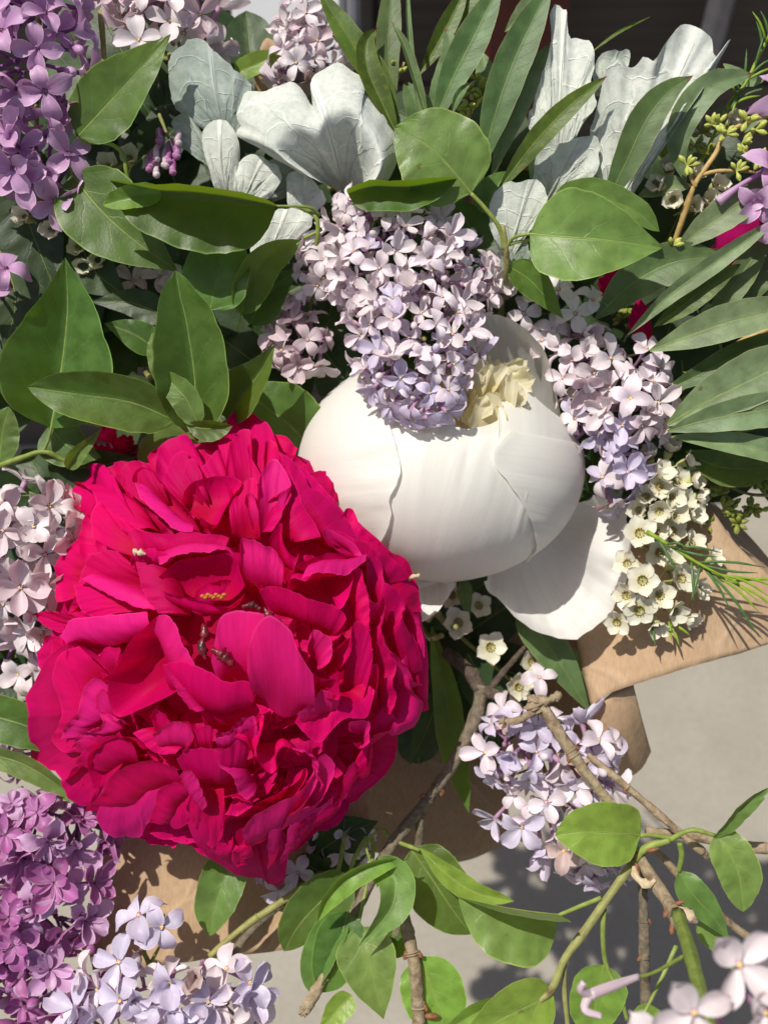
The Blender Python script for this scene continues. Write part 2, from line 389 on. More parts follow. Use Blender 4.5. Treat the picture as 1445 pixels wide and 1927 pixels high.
MAT['tube_purple'] = simple_mat('purple_tube', (.26, .09, .28), (.4, .2, .42), 300, .5, .2, .3, (.4, .15, .4))
MAT['throat'] = simple_mat('yellow_throat', (.66, .48, .14), (.82, .68, .30), 900, .6, .3)
MAT['throat_dark'] = simple_mat('dark_throat', (.14, .05, .08), (.2, .08, .1), 900, .6, .3)
MAT['stem_green'] = simple_mat('green_stem', (.16, .22, .04), (.26, .32, .07), 260, .5, .3, .1, (.3, .4, .05))
MAT['stem_tan'] = simple_mat('tan_stem', (.36, .24, .08), (.48, .35, .13), 260, .55, .3)
MAT['stem_olive'] = simple_mat('olive_stem', (.19, .18, .06), (.28, .28, .09), 200, .55, .4, 0, (0, 0, 0), None, .3, (.12, .07, .03), 90)
MAT['bark'] = simple_mat('grey_brown_bark', (.105, .085, .06), (.20, .165, .115), 320, .85, 1.0, 0, (0, 0, 0), None, .2, (.07, .05, .035), 110, .15, .0012)
MAT['bark_tan'] = simple_mat('tan_bark', (.22, .165, .10), (.34, .27, .175), 320, .85, 1.0, 0, (0, 0, 0), None, .2, (.13, .085, .05), 100, .15, .0012)
MAT['bark_dark'] = simple_mat('dark_bark', (.06, .045, .035), (.12, .09, .065), 320, .85, 1.0, 0, (0, 0, 0), None, .2, (.04, .025, .02), 110, .15, .0012)
MAT['bud_scale'] = simple_mat('rusty_bud_scale', (.15, .06, .028), (.26, .115, .05), 500, .6, .5)
MAT['dry'] = simple_mat('dried_tissue', (.42, .33, .2), (.58, .47, .32), 500, .7, .5)
MAT['dry_dark'] = simple_mat('withered_dark_petal', (.10, .004, .012), (.24, .012, .03), 420, .28, .9, .1, (.4, .0, .03), None, .6, (.03, .01, .01), 200)
MAT['anther'] = simple_mat('orange_anther', (.34, .085, .015), (.46, .15, .03), 900, .7, .8)
MAT['wax'] = petal_mat('wax_flower_petal', (.64, .62, .44), (.76, .73, .60), (.70, .66, .48), .25, .45, .08, None, 6, 2, .08, .006, .3, .35)
MAT['wax_cup'] = simple_mat('wax_flower_cup', (.26, .27, .07), (.40, .38, .13), 700, .4, .4, 0, (0, 0, 0), None, .5, (.22, .10, .03), 420)
MAT['wax_calyx'] = simple_mat('wax_flower_calyx', (.34, .38, .10), (.52, .52, .26), 400, .5, .2)
MAT['wax_dot'] = simple_mat('wax_flower_stamen', (.2, .07, .03), (.3, .12, .05), 700, .5, .3)
MAT['needle'] = simple_mat('needle_leaf', (.055, .12, .03), (.10, .19, .05), 300, .4, .3, .15, (.15, .3, .02))
MAT['needle_young'] = simple_mat('young_needle_leaf', (.20, .32, .02), (.30, .42, .05), 300, .4, .3, .25, (.4, .5, .03))
MAT['bud'] = simple_mat('yellow_green_bud', (.36, .40, .07), (.52, .54, .16), 400, .4, .25, .1, (.5, .5, .1))
MAT['bud_dim'] = simple_mat('olive_bud', (.16, .19, .03), (.28, .3, .06), 400, .5, .25)
def kraft():
    m, nt, b, out = newmat('kraft_paper'); tc = nt.nodes.new('ShaderNodeTexCoord'); ob = tc.outputs['Object']
    f1 = noise(nt, scaled(nt, ob, (900, 260, 500)), 1.0, 4, .65); f2 = noise(nt, ob, 28, 4, .6); f3 = noise(nt, ob, 1700, 2, .6)
    vo = nt.nodes.new('ShaderNodeTexVoronoi'); vo.feature = 'DISTANCE_TO_EDGE'; vo.inputs['Scale'].default_value = 17
    w = nt.nodes.new('ShaderNodeVectorMath'); w.operation = 'ADD'; nt.links.new(ob, w.inputs[0])
    nz = nt.nodes.new('ShaderNodeTexNoise'); nz.inputs['Scale'].default_value = 30; nt.links.new(ob, nz.inputs[0])
    nt.links.new(scaled(nt, nz.outputs['Color'], (.03, .03, .03)), w.inputs[1]); nt.links.new(w.outputs[0], vo.inputs['Vector'])
    cre = remap(nt, vo.outputs['Distance'], .05, .0)
    c = mixc(nt, remap(nt, f1, .3, .7), (.385, .262, .155), (.455, .322, .205))
    c = mixc(nt, M_(nt, 'MULTIPLY', remap(nt, f2, .45, .7), .5), c, (.36, .235, .135))
    c = mixc(nt, M_(nt, 'MULTIPLY', remap(nt, f3, .68, .76), .5), c, (.22, .13, .07))
    c = mixc(nt, M_(nt, 'MULTIPLY', cre, .25), c, (.50, .37, .25))
    t = nt.nodes.new('ShaderNodeRGB'); t.outputs[0].default_value = (.4, .22, .1, 1)
    h = M_(nt, 'ADD', M_(nt, 'ADD', M_(nt, 'MULTIPLY', f1, .15), M_(nt, 'MULTIPLY', f2, 2.2)), M_(nt, 'MULTIPLY', cre, .5))
    finish(nt, b, out, c, t.outputs[0], .06, h, .5, .85, .15, .0014)
    return m
MAT['kraft'] = kraft()
# ------------------------------------------------------------------ setting (world coordinates)
def world_mesh(name, V, faces, mats):
    me = bpy.data.meshes.new(name); me.from_pydata(V, [], faces)
    for m in mats: me.materials.append(m)
    me.update(); o = bpy.data.objects.new(name, me); COL.objects.link(o); return o
def box_verts(x0, x1, y0, y1, z0, z1, bev=.004):
    """a box with chamfered vertical and top edges"""
    V = []; b = bev
    for z, i in ((z0, 0), (z1 - b, 0), (z1, b)):
        for x, y in ((x0 + b + i, y0 + i), (x1 - b - i, y0 + i), (x1 - i, y0 + b + i), (x1 - i, y1 - b - i), (x1 - b - i, y1 - i), (x0 + b + i, y1 - i), (x0 + i, y1 - b - i), (x0 + i, y0 + b + i)):
            V.append((x, y, z))
    f = [tuple(range(8))[::-1], tuple(range(16, 24))]
    for r in (0, 8):
        for k in range(8): f.append((r + k, r + (k + 1) % 8, r + 8 + (k + 1) % 8, r + 8 + k))
    return V, f
def world_thing(name, label, cat, loc):
    o = bpy.data.objects.new(name, None); COL.objects.link(o); o.location = loc; o.empty_display_size = .05
    o['label'] = label; o['category'] = cat; return o

def concrete(name, c0, c1, stain):
    m, nt, b, out = newmat(name); tc = nt.nodes.new('ShaderNodeTexCoord'); ob = tc.outputs['Object']
    n1 = noise(nt, ob, 9, 5, .6); n2 = noise(nt, ob, 160, 5, .7); n3 = noise(nt, ob, 38, 3, .5)
    c = mixc(nt, remap(nt, n1, .3, .7), c0, c1)
    c = mixc(nt, M_(nt, 'MULTIPLY', remap(nt, n2, .35, .75), .45), c, tuple(x * .7 for x in c0))
    c = mixc(nt, M_(nt, 'MULTIPLY', remap(nt, n3, .62, .75), .5), c, stain)
    finish(nt, b, out, c, None, 0, M_(nt, 'ADD', n2, n3), .35, .85, .2, .001)
    return m
MAT['pavement'] = concrete('worn_concrete', (.285, .260, .215), (.325, .300, .252), (.235, .21, .175))
MAT['board'] = simple_mat('dark_stained_board', (.055, .046, .040), (.085, .072, .062), 1, .7, .4, 0, (0, 0, 0), (3, 60, 1), .3, None, 60, .3, .001)
MAT['pole'] = simple_mat('dull_metal', (.10, .10, .115), (.16, .16, .18), 40, .35, .1, 0, (0, 0, 0), None, .6)
MAT['pole_black'] = simple_mat('black_metal', (.012, .012, .015), (.02, .02, .024), 40, .4, .1, 0, (0, 0, 0), None, .5)
MAT['red_board'] = simple_mat('dark_red_paint', (.07, .012, .012), (.10, .02, .018), 40, .6, .2)
MAT['bin'] = simple_mat('pale_grey_plastic', (.82, .84, .86), (.88, .89, .90), 12, .5, .1, 0, (0, 0, 0), None, .4)

g = world_mesh('pavement', [(-60, -60, 0), (60, -60, 0), (60, 60, 0), (-60, 60, 0)], [(0, 1, 2, 3)], [MAT['pavement']])
g['kind'] = 'structure'

WY = 0.75
def at_wall(x, y, yy):          # the point of the wall plane y = yy seen at a place of the photograph
    d = VX * (x - 722.5) + VY * (963.5 - y) - VZ * D
    o = Vector((0, 0, HEIGHT)) + VZ * D * S
    return o + d * ((yy - o.y) / d.y)
w_ = world_thing('boarded_wall', 'dark brown boarded wall in shade behind the bouquet', 'wall', (0, WY, 0))
for i in range(11):
    z0 = i * .118; V, f = box_verts(-2.5, 2.5, 0 + (.0015 if i % 2 else 0), .03, z0 + .0015, z0 + .1165, .002)
    me = bpy.data.meshes.new('board'); me.from_pydata(V, [], f); me.materials.append(MAT['board'])
    uv = me.uv_layers.new(name='uv')
    for l in me.loops:
        co = me.vertices[l.vertex_index].co; uv.data[l.index].uv = (co.x, co.z * 3)
    me.update(); o = bpy.data.objects.new('board', me); COL.objects.link(o); o.parent = w_
def pole(name, label, cat, x, y, r, mat, h=1.4):
    t = world_thing(name, label, cat, (x, y, 0))
    def cyl(nm, rr, z0, z1, n=20):
        V = []; f = []
        for z, q in ((z0, rr * .94), (z0 + .003, rr), (z1 - .003, rr), (z1, rr * .94)):
            for k in range(n): V.append((q * math.cos(6.2832 * k / n), q * math.sin(6.2832 * k / n), z))
        for j in range(3):
            for k in range(n): f.append((j * n + k, j * n + (k + 1) % n, (j + 1) * n + (k + 1) % n, (j + 1) * n + k))
        f.append(tuple(range(n))[::-1]); f.append(tuple(range(3 * n, 4 * n)))
        me = bpy.data.meshes.new(nm); me.from_pydata(V, [], f); me.materials.append(mat)
        me.polygons.foreach_set('use_smooth', [True] * len(me.polygons)); me.update()
        o = bpy.data.objects.new(nm, me); COL.objects.link(o); o.parent = t
    cyl('shaft', r, 0, h); cyl('base_collar', r * 1.7, 0, .02); cyl('bracket', r * 1.25, .6, .63)
p = at_wall(1342, 60, WY - .04); pole('downpipe', 'dull grey metal pipe standing against the dark wall at top right', 'pipe', p.x, p.y, .012, MAT['pole'])
p = at_wall(685, 20, WY - .04); pole('black_pole', 'thin black post between the grey panel and the red crate at the top', 'post', p.x, p.y, .013, MAT['pole_black'])
p = at_wall(985, 40, WY - .06)
t = world_thing('red_crate', 'dark red crate against the wall behind the eucalyptus leaves', 'crate', (p.x, p.y, 0))
for k in range(9):
    V, f = box_verts(-.035, .035, -.03, .03, k * .095, k * .095 + .088, .003); o = world_mesh('slat', V, f, [MAT['red_board']]); o.parent = t
PY = WY - .30
p0, p1, q = at_wall(440, 60, PY), at_wall(652, 60, PY), at_wall(545, 112, PY)
t = world_thing('grey_panel', 'pale grey panel leaning on the dark wall behind the pink lilac spike', 'panel', ((p0.x + p1.x) / 2, PY, q.z)); t.rotation_euler.x = R(-24)
hw = (p1.x - p0.x) / 2
V, f = box_verts(-hw, hw, -.03, .018, 0, .5, .004); o = world_mesh('panel_face', V, f, [MAT['bin']]); o.parent = t
V, f = box_verts(-hw - .012, -hw - .001, -.035, .018, 0, .5, .003); o = world_mesh('side_strip', V, f, [MAT['pole']]); o.parent = t
V, f = box_verts(hw + .001, hw + .010, -.035, .018, 0, .5, .003); o = world_mesh('side_strip', V, f, [MAT['pole']]); o.parent = t
# ------------------------------------------------------------------ magenta peony
def Wm(x, y):
    r2 = ((x - 432) / 400) ** 2 + ((y - 1215) / 460) ** 2
    return -260 + 340 * math.sqrt(max(0.0, 1 - r2))
def mp(pts, lift): return [F(p[0], p[1], Wm(p[0], p[1]) + (p[2] if len(p) > 2 else 0) + lift) for p in pts]

mag = thing('magenta_peony', 'large ruffled magenta peony in full bloom', 'flower', F(440, 1230, -260))
# rim, base, rim lift, base lift, bulge, ruffle, material
MP = [
 # outermost ring, upper edge
 ([(420, 835), (428, 797), (450, 778), (466, 775), (486, 790), (506, 801), (520, 835), (535, 880)], [(455, 985), (490, 985)], 0, -60, 14, 5),
 ([(380, 880), (398, 857), (412, 842), (408, 828), (432, 826), (445, 840)], [(430, 960), (460, 960)], 6, -50, 10, 5),
 ([(298, 905), (299, 850), (315, 832), (350, 821), (362, 832), (384, 872)], [(370, 960), (400, 960)], 0, -60, 12, 4),
 ([(310, 905), (313, 882), (330, 856), (353, 851), (358, 882), (372, 905)], [(375, 960), (398, 960)], 8, -40, 10, 4),
 ([(343, 905), (350, 873), (362, 863), (372, 876), (382, 900), (370, 908)], [(392, 955), (400, 950)], 16, -30, 8, 2),
 ([(424, 900), (430, 850), (440, 825), (452, 812), (470, 812), (474, 824), (466, 842), (475, 866), (492, 895)], [(450, 985), (490, 985)], 14, -40, 10, 4),
 ([(498, 860), (506, 830), (522, 840), (528, 870), (530, 900)], [(498, 985), (515, 985)], 12, -40, 10, 3),
 ([(115, 925), (122, 900), (150, 882), (185, 872), (200, 880), (225, 915)], [(260, 1000), (290, 1010)], -10, -70, 16, 5),
 ([(113, 915), (120, 940), (150, 958), (180, 985), (188, 1010)], [(250, 960), (290, 1020)], -16, -70, -8, 4),
 ([(128, 915), (146, 909), (168, 920), (180, 942), (190, 975), (230, 1000)], [(270, 960), (300, 1000)], 0, -50, 14, 3),
 ([(178, 1012), (178, 965), (188, 945), (205, 960), (235, 980), (290, 1005)], [(290, 1050), (320, 1040)], 4, -40, 18, 4),
 ([(150, 1095), (160, 1062), (178, 1042), (205, 1035), (228, 1042), (246, 1055)], [(300, 1110), (310, 1090)], 2, -50, 14, 4),
 ([(62, 1155), (80, 1148), (110, 1150), (150, 1150), (175, 1156)], [(230, 1180), (240, 1170)], -20, -60, 10, 4),
 ([(66, 1152), (80, 1175), (115, 1190), (160, 1196)], [(230, 1165), (240, 1180)], -18, -60, -6, 3),
 ([(138, 1098), (142, 1120), (155, 1150), (180, 1162)], [(275, 1110), (290, 1150)], -10, -60, 12, 3),
 # left / lower-left outer
 ([(135, 1210), (105, 1228), (76, 1268), (57, 1300), (56, 1322), (66, 1338), (61, 1360), (66, 1390), (62, 1425), (72, 1440), (110, 1452), (132, 1466), (150, 1440)], [(190, 1290), (205, 1340), (200, 1390)], -8, -60, 16, 7),
 ([(150, 1215), (128, 1222), (112, 1235), (98, 1278), (110, 1318), (119, 1342), (112, 1367), (97, 1390), (104, 1402), (124, 1415), (150, 1415)], [(210, 1290), (225, 1350)], 8, -50, 16, 5),
 ([(195, 1210), (140, 1205), (128, 1230), (135, 1265), (152, 1302), (160, 1330)], [(230, 1250), (225, 1310)], 6, -60, -16, 3),
 ([(112, 1460), (122, 1486), (146, 1512), (168, 1516), (190, 1495), (215, 1470)], [(215, 1420), (245, 1420)], -4, -50, 12, 5),
 ([(145, 1430), (165, 1405), (188, 1388), (215, 1380), (250, 1395)], [(235, 1450), (260, 1440)], 10, -40, 10, 4),
 ([(180, 1480), (170, 1455), (168, 1430), (176, 1408), (195, 1392), (240, 1382), (275, 1400)], [(255, 1480), (285, 1470)], 14, -50, -18, 4),
 ([(120, 1402), (134, 1412), (148, 1398), (170, 1376), (195, 1365)], [(205, 1400), (225, 1385)], 10, -30, 10, 4),
 ([(118, 1388), (124, 1362), (148, 1336), (158, 1300), (170, 1278), (188, 1270), (206, 1278)], [(215, 1345), (235, 1330)], 16, -30, 14, 4, 'p'),
 ([(138, 1398), (150, 1374), (178, 1366), (196, 1352), (190, 1338), (225, 1345)], [(232, 1372), (245, 1362)], 18, -20, 10, 4, 'p'),
 ([(183, 1330), (184, 1305), (198, 1292), (208, 1300), (222, 1350)], [(228, 1370), (238, 1365)], 22, -10, 6, 3, 'p'),
 # bottom
 ([(182, 1512), (186, 1542), (205, 1566), (240, 1578), (264, 1576), (280, 1548), (302, 1545), (312, 1528)], [(235, 1450), (300, 1450)], -6, -50, 16, 6, 'p'),
 ([(160, 1518), (190, 1495), (212, 1455), (245, 1432), (285, 1426), (330, 1440)], [(290, 1500), (330, 1490)], 12, -50, 12, 4),
 ([(280, 1545), (292, 1515), (300, 1480), (325, 1470), (350, 1470)], [(345, 1530), (352, 1500)], 8, -40, 12, 3),
 ([(312, 1528), (318, 1552), (330, 1561), (345, 1555), (356, 1545), (365, 1520)], [(325, 1475), (350, 1475)], 0, -50, 10, 4),
 ([(354, 1545), (372, 1585), (400, 1616), (432, 1640), (470, 1650), (498, 1655), (507, 1662), (530, 1648), (541, 1620), (545, 1590)], [(430, 1510), (500, 1500)], -4, -50, 20, 6),
 ([(352, 1508), (354, 1530), (366, 1552), (388, 1586), (405, 1590), (418, 1572), (425, 1542)], [(375, 1455), (420, 1470)], 10, -40, 16, 5),
 ([(390, 1595), (410, 1610), (432, 1612), (440, 1600), (436, 1620), (455, 1632), (470, 1622), (476, 1600)], [(425, 1560), (465, 1560)], 12, -20, 12, 5),
 ([(438, 1596), (450, 1592), (468, 1592), (476, 1605), (470, 1625), (450, 1632)], [(440, 1608), (452, 1600)], 22, 0, 8, 3),
 ([(420, 1582), (418, 1555), (432, 1532), (475, 1510), (520, 1490), (560, 1462), (573, 1442), (578, 1455), (560, 1490)], [(460, 1590), (500, 1560)], 18, -30, -10, 4),
 ([(455, 1560), (475, 1535), (515, 1512), (560, 1485), (588, 1460), (592, 1440), (596, 1470), (580, 1500), (545, 1525)], [(490, 1590), (520, 1560)], 24, -30, 10, 4, 'p'),
 ([(500, 1640), (499, 1600), (505, 1560), (522, 1535), (560, 1524), (596, 1510), (612, 1480), (626, 1440), (612, 1418), (600, 1425)], [(525, 1570), (560, 1480)], 12, -40, 14, 5, 'p'),
 ([(520, 1628), (536, 1600), (540, 1565), (548, 1540), (572, 1527), (602, 1520), (628, 1500)], [(545, 1580), (590, 1545)], 12, -40, 10, 4, 'p'),
 ([(538, 1605), (545, 1575), (560, 1545), (600, 1525), (640, 1500), (652, 1478)], [(575, 1560), (600, 1545)], 6, -40, 12, 4),
 ([(540, 1600), (572, 1580), (602, 1545), (626, 1522), (650, 1500), (690, 1482), (710, 1460)], [(560, 1500), (640, 1450)], -4, -60, 14, 4),
 ([(500, 1655), (520, 1668), (535, 1655), (541, 1630)], [(505, 1610), (525, 1600)], -8, -40, 8, 3),
 ([(640, 1500), (655, 1440), (665, 1430), (668, 1455), (690, 1440), (700, 1400)], [(650, 1480), (680, 1440)], 16, -30, 12, 4),
 ([(690, 1450), (692, 1420), (702, 1385), (730, 1376), (747, 1362), (735, 1335), (736, 1310), (748, 1300)], [(655, 1480), (690, 1370)], 8, -40, 10, 5),
 ([(745, 1385), (746, 1410), (732, 1440), (700, 1478), (660, 1512)], [(670, 1400), (660, 1440)], -14, -70, 10, 4),
 # right side, tight ruffled edge petals
 ([(520, 835), (532, 862), (550, 898), (575, 958), (592, 985), (603, 1010)], [(500, 960), (540, 1010)], 16, -30, 12, 5),
 ([(527, 850), (545, 862), (566, 885), (578, 903), (583, 917), (602, 926), (628, 948), (652, 976), (672, 1012), (678, 1018)], [(540, 960), (600, 1020)], 8, -50, 22, 5),
 ([(566, 877), (590, 898), (602, 912), (642, 957), (662, 986), (680, 1010)], [(560, 960), (620, 1020)], -4, -70, 16, 4),
 ([(640, 975), (648, 958), (662, 958), (676, 990), (702, 1012), (722, 1032), (737, 1042)], [(630, 1040), (660, 1060)], 2, -60, 12, 4),
 ([(624, 997), (645, 1003), (672, 1016), (690, 1022), (715, 1042), (738, 1052), (760, 1070), (772, 1085)], [(660, 1065), (690, 1085)], 16, -40, 12, 4),
 ([(660, 972), (690, 997), (716, 1022), (736, 1040), (756, 1046), (770, 1065), (782, 1100), (793, 1150)], [(680, 1080), (720, 1130)], 0, -60, 16, 4),
 ([(607, 1004), (612, 996), (632, 1004), (660, 1020), (680, 1044), (668, 1047), (640, 1040), (614, 1020)], [(655, 1035), (672, 1040)], 34, 20, 8, 2, 'p'),
 ([(552, 1066), (576, 1050), (610, 1042), (640, 1040), (676, 1048)], [(600, 1075), (680, 1062)], 26, -20, 8, 3),
 ([(568, 1086), (604, 1079), (650, 1080), (688, 1056)], [(592, 1062), (640, 1056), (690, 1052)], 46, 22, 10, 3, 'p'),
 ([(540, 1120), (541, 1095), (548, 1084), (572, 1088), (600, 1080), (640, 1075), (664, 1070), (658, 1110), (645, 1140), (632, 1140)], [(590, 1120), (615, 1120)], 26, -50, -22, 4),
 ([(508, 1012), (518, 996), (526, 984), (533, 985), (532, 1000), (540, 1030), (556, 1050)], [(525, 1065), (550, 1070)], 34, -10, 8, 3),
 ([(453, 1024), (456, 1010), (476, 1012), (497, 1020), (520, 1035), (536, 1060)], [(465, 1095), (530, 1110)], 38, -10, 10, 4, 'p'),
 ([(690, 1060), (708, 1052), (720, 1068), (722, 1094), (738, 1102), (755, 1120), (762, 1142), (755, 1156), (768, 1186), (788, 1226), (797, 1262)], [(700, 1120), (745, 1250)], 22, -40, 10, 7),
 ([(682, 1088), (690, 1096), (694, 1114), (700, 1128), (716, 1131), (722, 1118), (733, 1120), (730, 1150), (724, 1180), (734, 1206), (752, 1226), (766, 1250), (782, 1276), (800, 1284)], [(700, 1150), (740, 1290)], 34, -30, 8, 6, 'p'),
 ([(756, 1046), (772, 1076), (783, 1105), (792, 1150), (801, 1200), (806, 1260), (806, 1310), (799, 1336)], [(750, 1130), (765, 1260)], -4, -60, 10, 4),
 ([(773, 1150), (785, 1165), (795, 1200), (798, 1240), (790, 1230), (775, 1190)], [(772, 1160), (785, 1235)], 12, -10, 6, 3, 'p'),
 ([(766, 1232), (768, 1262), (776, 1300), (792, 1316), (798, 1326), (786, 1352), (770, 1372), (742, 1386), (732, 1380)], [(735, 1260), (745, 1330)], 10, -50, 16, 5, 'p'),
 ([(785, 1260), (790, 1290), (792, 1310), (803, 1316), (805, 1335), (790, 1340)], [(778, 1280), (785, 1320)], 4, -30, 6, 3),
 ([(718, 1168), (722, 1200), (734, 1232), (745, 1250), (742, 1290), (748, 1310), (735, 1345)], [(705, 1210), (712, 1320)], 22, -30, 10, 6),
 ([(700, 1266), (702, 1250), (716, 1247), (718, 1262), (712, 1290), (710, 1310)], [(700, 1340), (712, 1340)], 28, -20, 8, 3),
 ([(662, 1200), (662, 1182), (670, 1168), (682, 1170), (696, 1190), (702, 1222), (698, 1262), (688, 1300)], [(645, 1320), (680, 1330)], 30, -40, 12, 4),
 ([(664, 1060), (682, 1072), (690, 1108), (698, 1150), (697, 1188)], [(655, 1120), (670, 1170)], 32, -10, 8, 4),
 ([(555, 1358), (582, 1390), (606, 1396), (622, 1378), (650, 1352), (690, 1350), (705, 1300)], [(600, 1310), (660, 1300)], 34, -10, 12, 5),
 ([(654, 1372), (656, 1360), (670, 1357), (690, 1360), (696, 1376), (692, 1398), (676, 1410), (660, 1398)], [(690, 1380), (696, 1390)], 34, 8, 8, 4, 'p'),
 # interior, around the two hollows
 ([(585, 1200), (586, 1188), (610, 1192), (622, 1210), (623, 1240), (611, 1254)], [(588, 1235), (598, 1245)], 42, 0, 8, 3, 'p'),
 ([(548, 1178), (564, 1222), (592, 1262), (612, 1274), (635, 1279), (644, 1296), (644, 1313), (622, 1309)], [(560, 1230), (590, 1290), (610, 1310)], 52, 10, 8, 4),
 ([(625, 1230), (640, 1215), (660, 1200), (664, 1220), (640, 1260), (625, 1265)], [(600, 1250), (620, 1275)], 22, -40, 6, 4),
 ([(625, 1170), (645, 1160), (655, 1180), (630, 1210), (610, 1205)], [(600, 1190), (612, 1200)], 20, -40, 6, 3),
 ([(488, 1108), (512, 1103), (532, 1106), (560, 1116), (602, 1131), (642, 1150), (652, 1165)], [(540, 1160), (610, 1190)], 44, -10, 12, 4),
 ([(250, 905), (252, 886), (262, 879), (276, 882), (302, 906), (350, 960), (376, 1000)], [(262, 925), (300, 975), (360, 1010)], 22, -20, -20, 4),
 ([(253, 912), (265, 935), (290, 962), (322, 990), (362, 1003)], [(300, 940), (350, 985)], 30, -10, 8, 3, 'p'),
 ([(232, 915), (236, 882), (252, 870), (276, 873), (300, 895)], [(300, 960), (320, 950)], 8, -40, 10, 3),
 ([(343, 945), (350, 922), (372, 906), (386, 904), (400, 898), (430, 896), (452, 904), (455, 915), (436, 936), (424, 962), (414, 986), (400, 988), (375, 972)], [(350, 960), (385, 985)], 26, 0, -12, 3),
 ([(430, 945), (455, 912), (470, 900), (482, 905), (490, 940)], [(440, 1010), (490, 1015)], 20, -20, 10, 3),
 ([(463, 945), (466, 929), (474, 926), (482, 935), (486, 955)], [(480, 1000), (490, 1000)], 26, -10, 6, 2, 'p'),
 ([(486, 925), (489, 900), (505, 872), (517, 867), (531, 880), (546, 906), (546, 918), (525, 930)], [(492, 1000), (515, 1000)], 38, 0, 10, 3, 'p'),
 ([(520, 935), (546, 918), (540, 945), (522, 985), (506, 1000)], [(500, 960), (500, 998)], 34, 2, 6, 3),
 ([(300, 1062), (340, 1044), (380, 1038), (425, 1038), (440, 1045)], [(300, 1040), (360, 1031), (432, 1036)], 40, 24, 8, 3, 'p'),
 ([(243, 1012), (246, 997), (262, 994), (282, 998), (320, 1006), (346, 998), (382, 1000), (432, 1012)], [(300, 1050), (400, 1045)], 26, -10, 12, 4),
 ([(246, 1052), (258, 1036), (300, 1036), (330, 1045)], [(255, 1062), (310, 1062)], 36, 14, 6, 3),
 ([(255, 1052), (262, 1088), (276, 1128), (298, 1156)], [(330, 1070), (360, 1160)], 18, -20, 12, 4),
 ([(152, 1092), (176, 1105), (210, 1125), (250, 1142), (290, 1152)], [(200, 1085), (270, 1110), (300, 1140)], 16, -10, 8, 3, 'p'),
 ([(300, 1085), (330, 1060), (380, 1048), (432, 1046), (462, 1100)], [(380, 1130), (420, 1130)], 18, -60, -14, 4),
 ([(308, 1106), (322, 1113), (352, 1119), (382, 1124), (405, 1133), (432, 1136), (452, 1124), (463, 1112)], [(322, 1130), (385, 1153), (448, 1135)], 40, 8, 8, 3),
 ([(113, 1199), (124, 1178), (136, 1165), (180, 1160), (230, 1156), (276, 1152)], [(150, 1200), (205, 1216), (290, 1190)], 10, -10, 8, 3, 'p'),
 ([(190, 1230), (198, 1218), (214, 1219), (230, 1222), (222, 1250), (202, 1276), (194, 1262)], [(222, 1275), (235, 1265)], 18, -10, 8, 4),
 ([(294, 1160), (270, 1184), (246, 1204), (230, 1232), (222, 1250), (206, 1274), (204, 1310), (210, 1336), (224, 1351), (270, 1332), (322, 1308), (348, 1288)], [(325, 1215), (350, 1250)], 44, -30, -26, 3),
 ([(292, 1168), (300, 1158), (320, 1164), (340, 1198), (362, 1244), (372, 1275)], [(300, 1195), (316, 1245), (360, 1290)], 48, 26, 8, 3, 'p'),
 ([(308, 1250), (324, 1246), (352, 1250), (386, 1262), (406, 1273), (426, 1283), (460, 1284), (480, 1290)], [(335, 1300), (400, 1345), (470, 1330)], 56, 10, 12, 3),
 ([(308, 1250), (316, 1272), (330, 1295), (345, 1325), (370, 1340)], [(350, 1280), (385, 1335)], 58, 30, 6, 3, 'p'),
 ([(375, 1330), (400, 1315), (440, 1300), (470, 1295), (490, 1330)], [(400, 1370), (470, 1380)], 10, -40, 8, 4),
 ([(285, 1345), (292, 1330), (305, 1338), (325, 1355), (345, 1352), (370, 1365)], [(310, 1390), (370, 1400)], 20, -30, 8, 5),
 ([(290, 1378), (312, 1362), (335, 1355), (362, 1360), (368, 1385), (345, 1410)], [(330, 1410), (362, 1405)], 34, -10, 12, 4, 'p'),
 ([(366, 1400), (370, 1372), (392, 1362), (402, 1376), (396, 1395)], [(380, 1420), (400, 1412)], 36, 0, 8, 3),
 ([(250, 1378), (270, 1398), (290, 1415), (312, 1420), (330, 1418)], [(300, 1370), (350, 1400)], 26, 0, 6, 3),
 ([(332, 1424), (352, 1412), (385, 1406), (415, 1408), (440, 1400), (462, 1380), (480, 1360)], [(380, 1470), (440, 1480)], 32, -30, 12, 4),
 ([(405, 1385), (430, 1372), (455, 1352), (470, 1350)], [(412, 1402), (450, 1385), (475, 1370)], 34, 10, 6, 4, 'p'),
 ([(405, 1393), (435, 1380), (462, 1362), (478, 1352), (488, 1380)], [(420, 1412), (465, 1395), (482, 1400)], 36, 10, 6, 4, 'p'),
 ([(350, 1446), (362, 1450), (378, 1472), (388, 1495), (392, 1514)], [(340, 1460), (355, 1490), (385, 1525)], 34, 6, 8, 3, 'p'),
 ([(404, 1408), (414, 1438), (440, 1466), (450, 1490), (468, 1505)], [(450, 1420), (480, 1470)], 34, -10, 6, 3, 'p'),
 ([(480, 1436), (486, 1442), (508, 1460), (520, 1452), (519, 1430), (530, 1415), (546, 1413), (566, 1430)], [(490, 1400), (540, 1395)], 30, -20, 10, 4),
 ([(444, 1386), (470, 1400), (483, 1438), (480, 1425), (492, 1392), (500, 1350)], [(460, 1370), (490, 1350)], 36, 6, 8, 4),
 ([(425, 1496), (450, 1495), (480, 1510), (455, 1530), (430, 1528)], [(440, 1500), (470, 1470)], 26, 0, 10, 4),
 ([(540, 1415), (556, 1405), (585, 1415), (602, 1435), (600, 1470)], [(560, 1400), (590, 1390)], 22, -20, 8, 4, 'p'),
 # centre
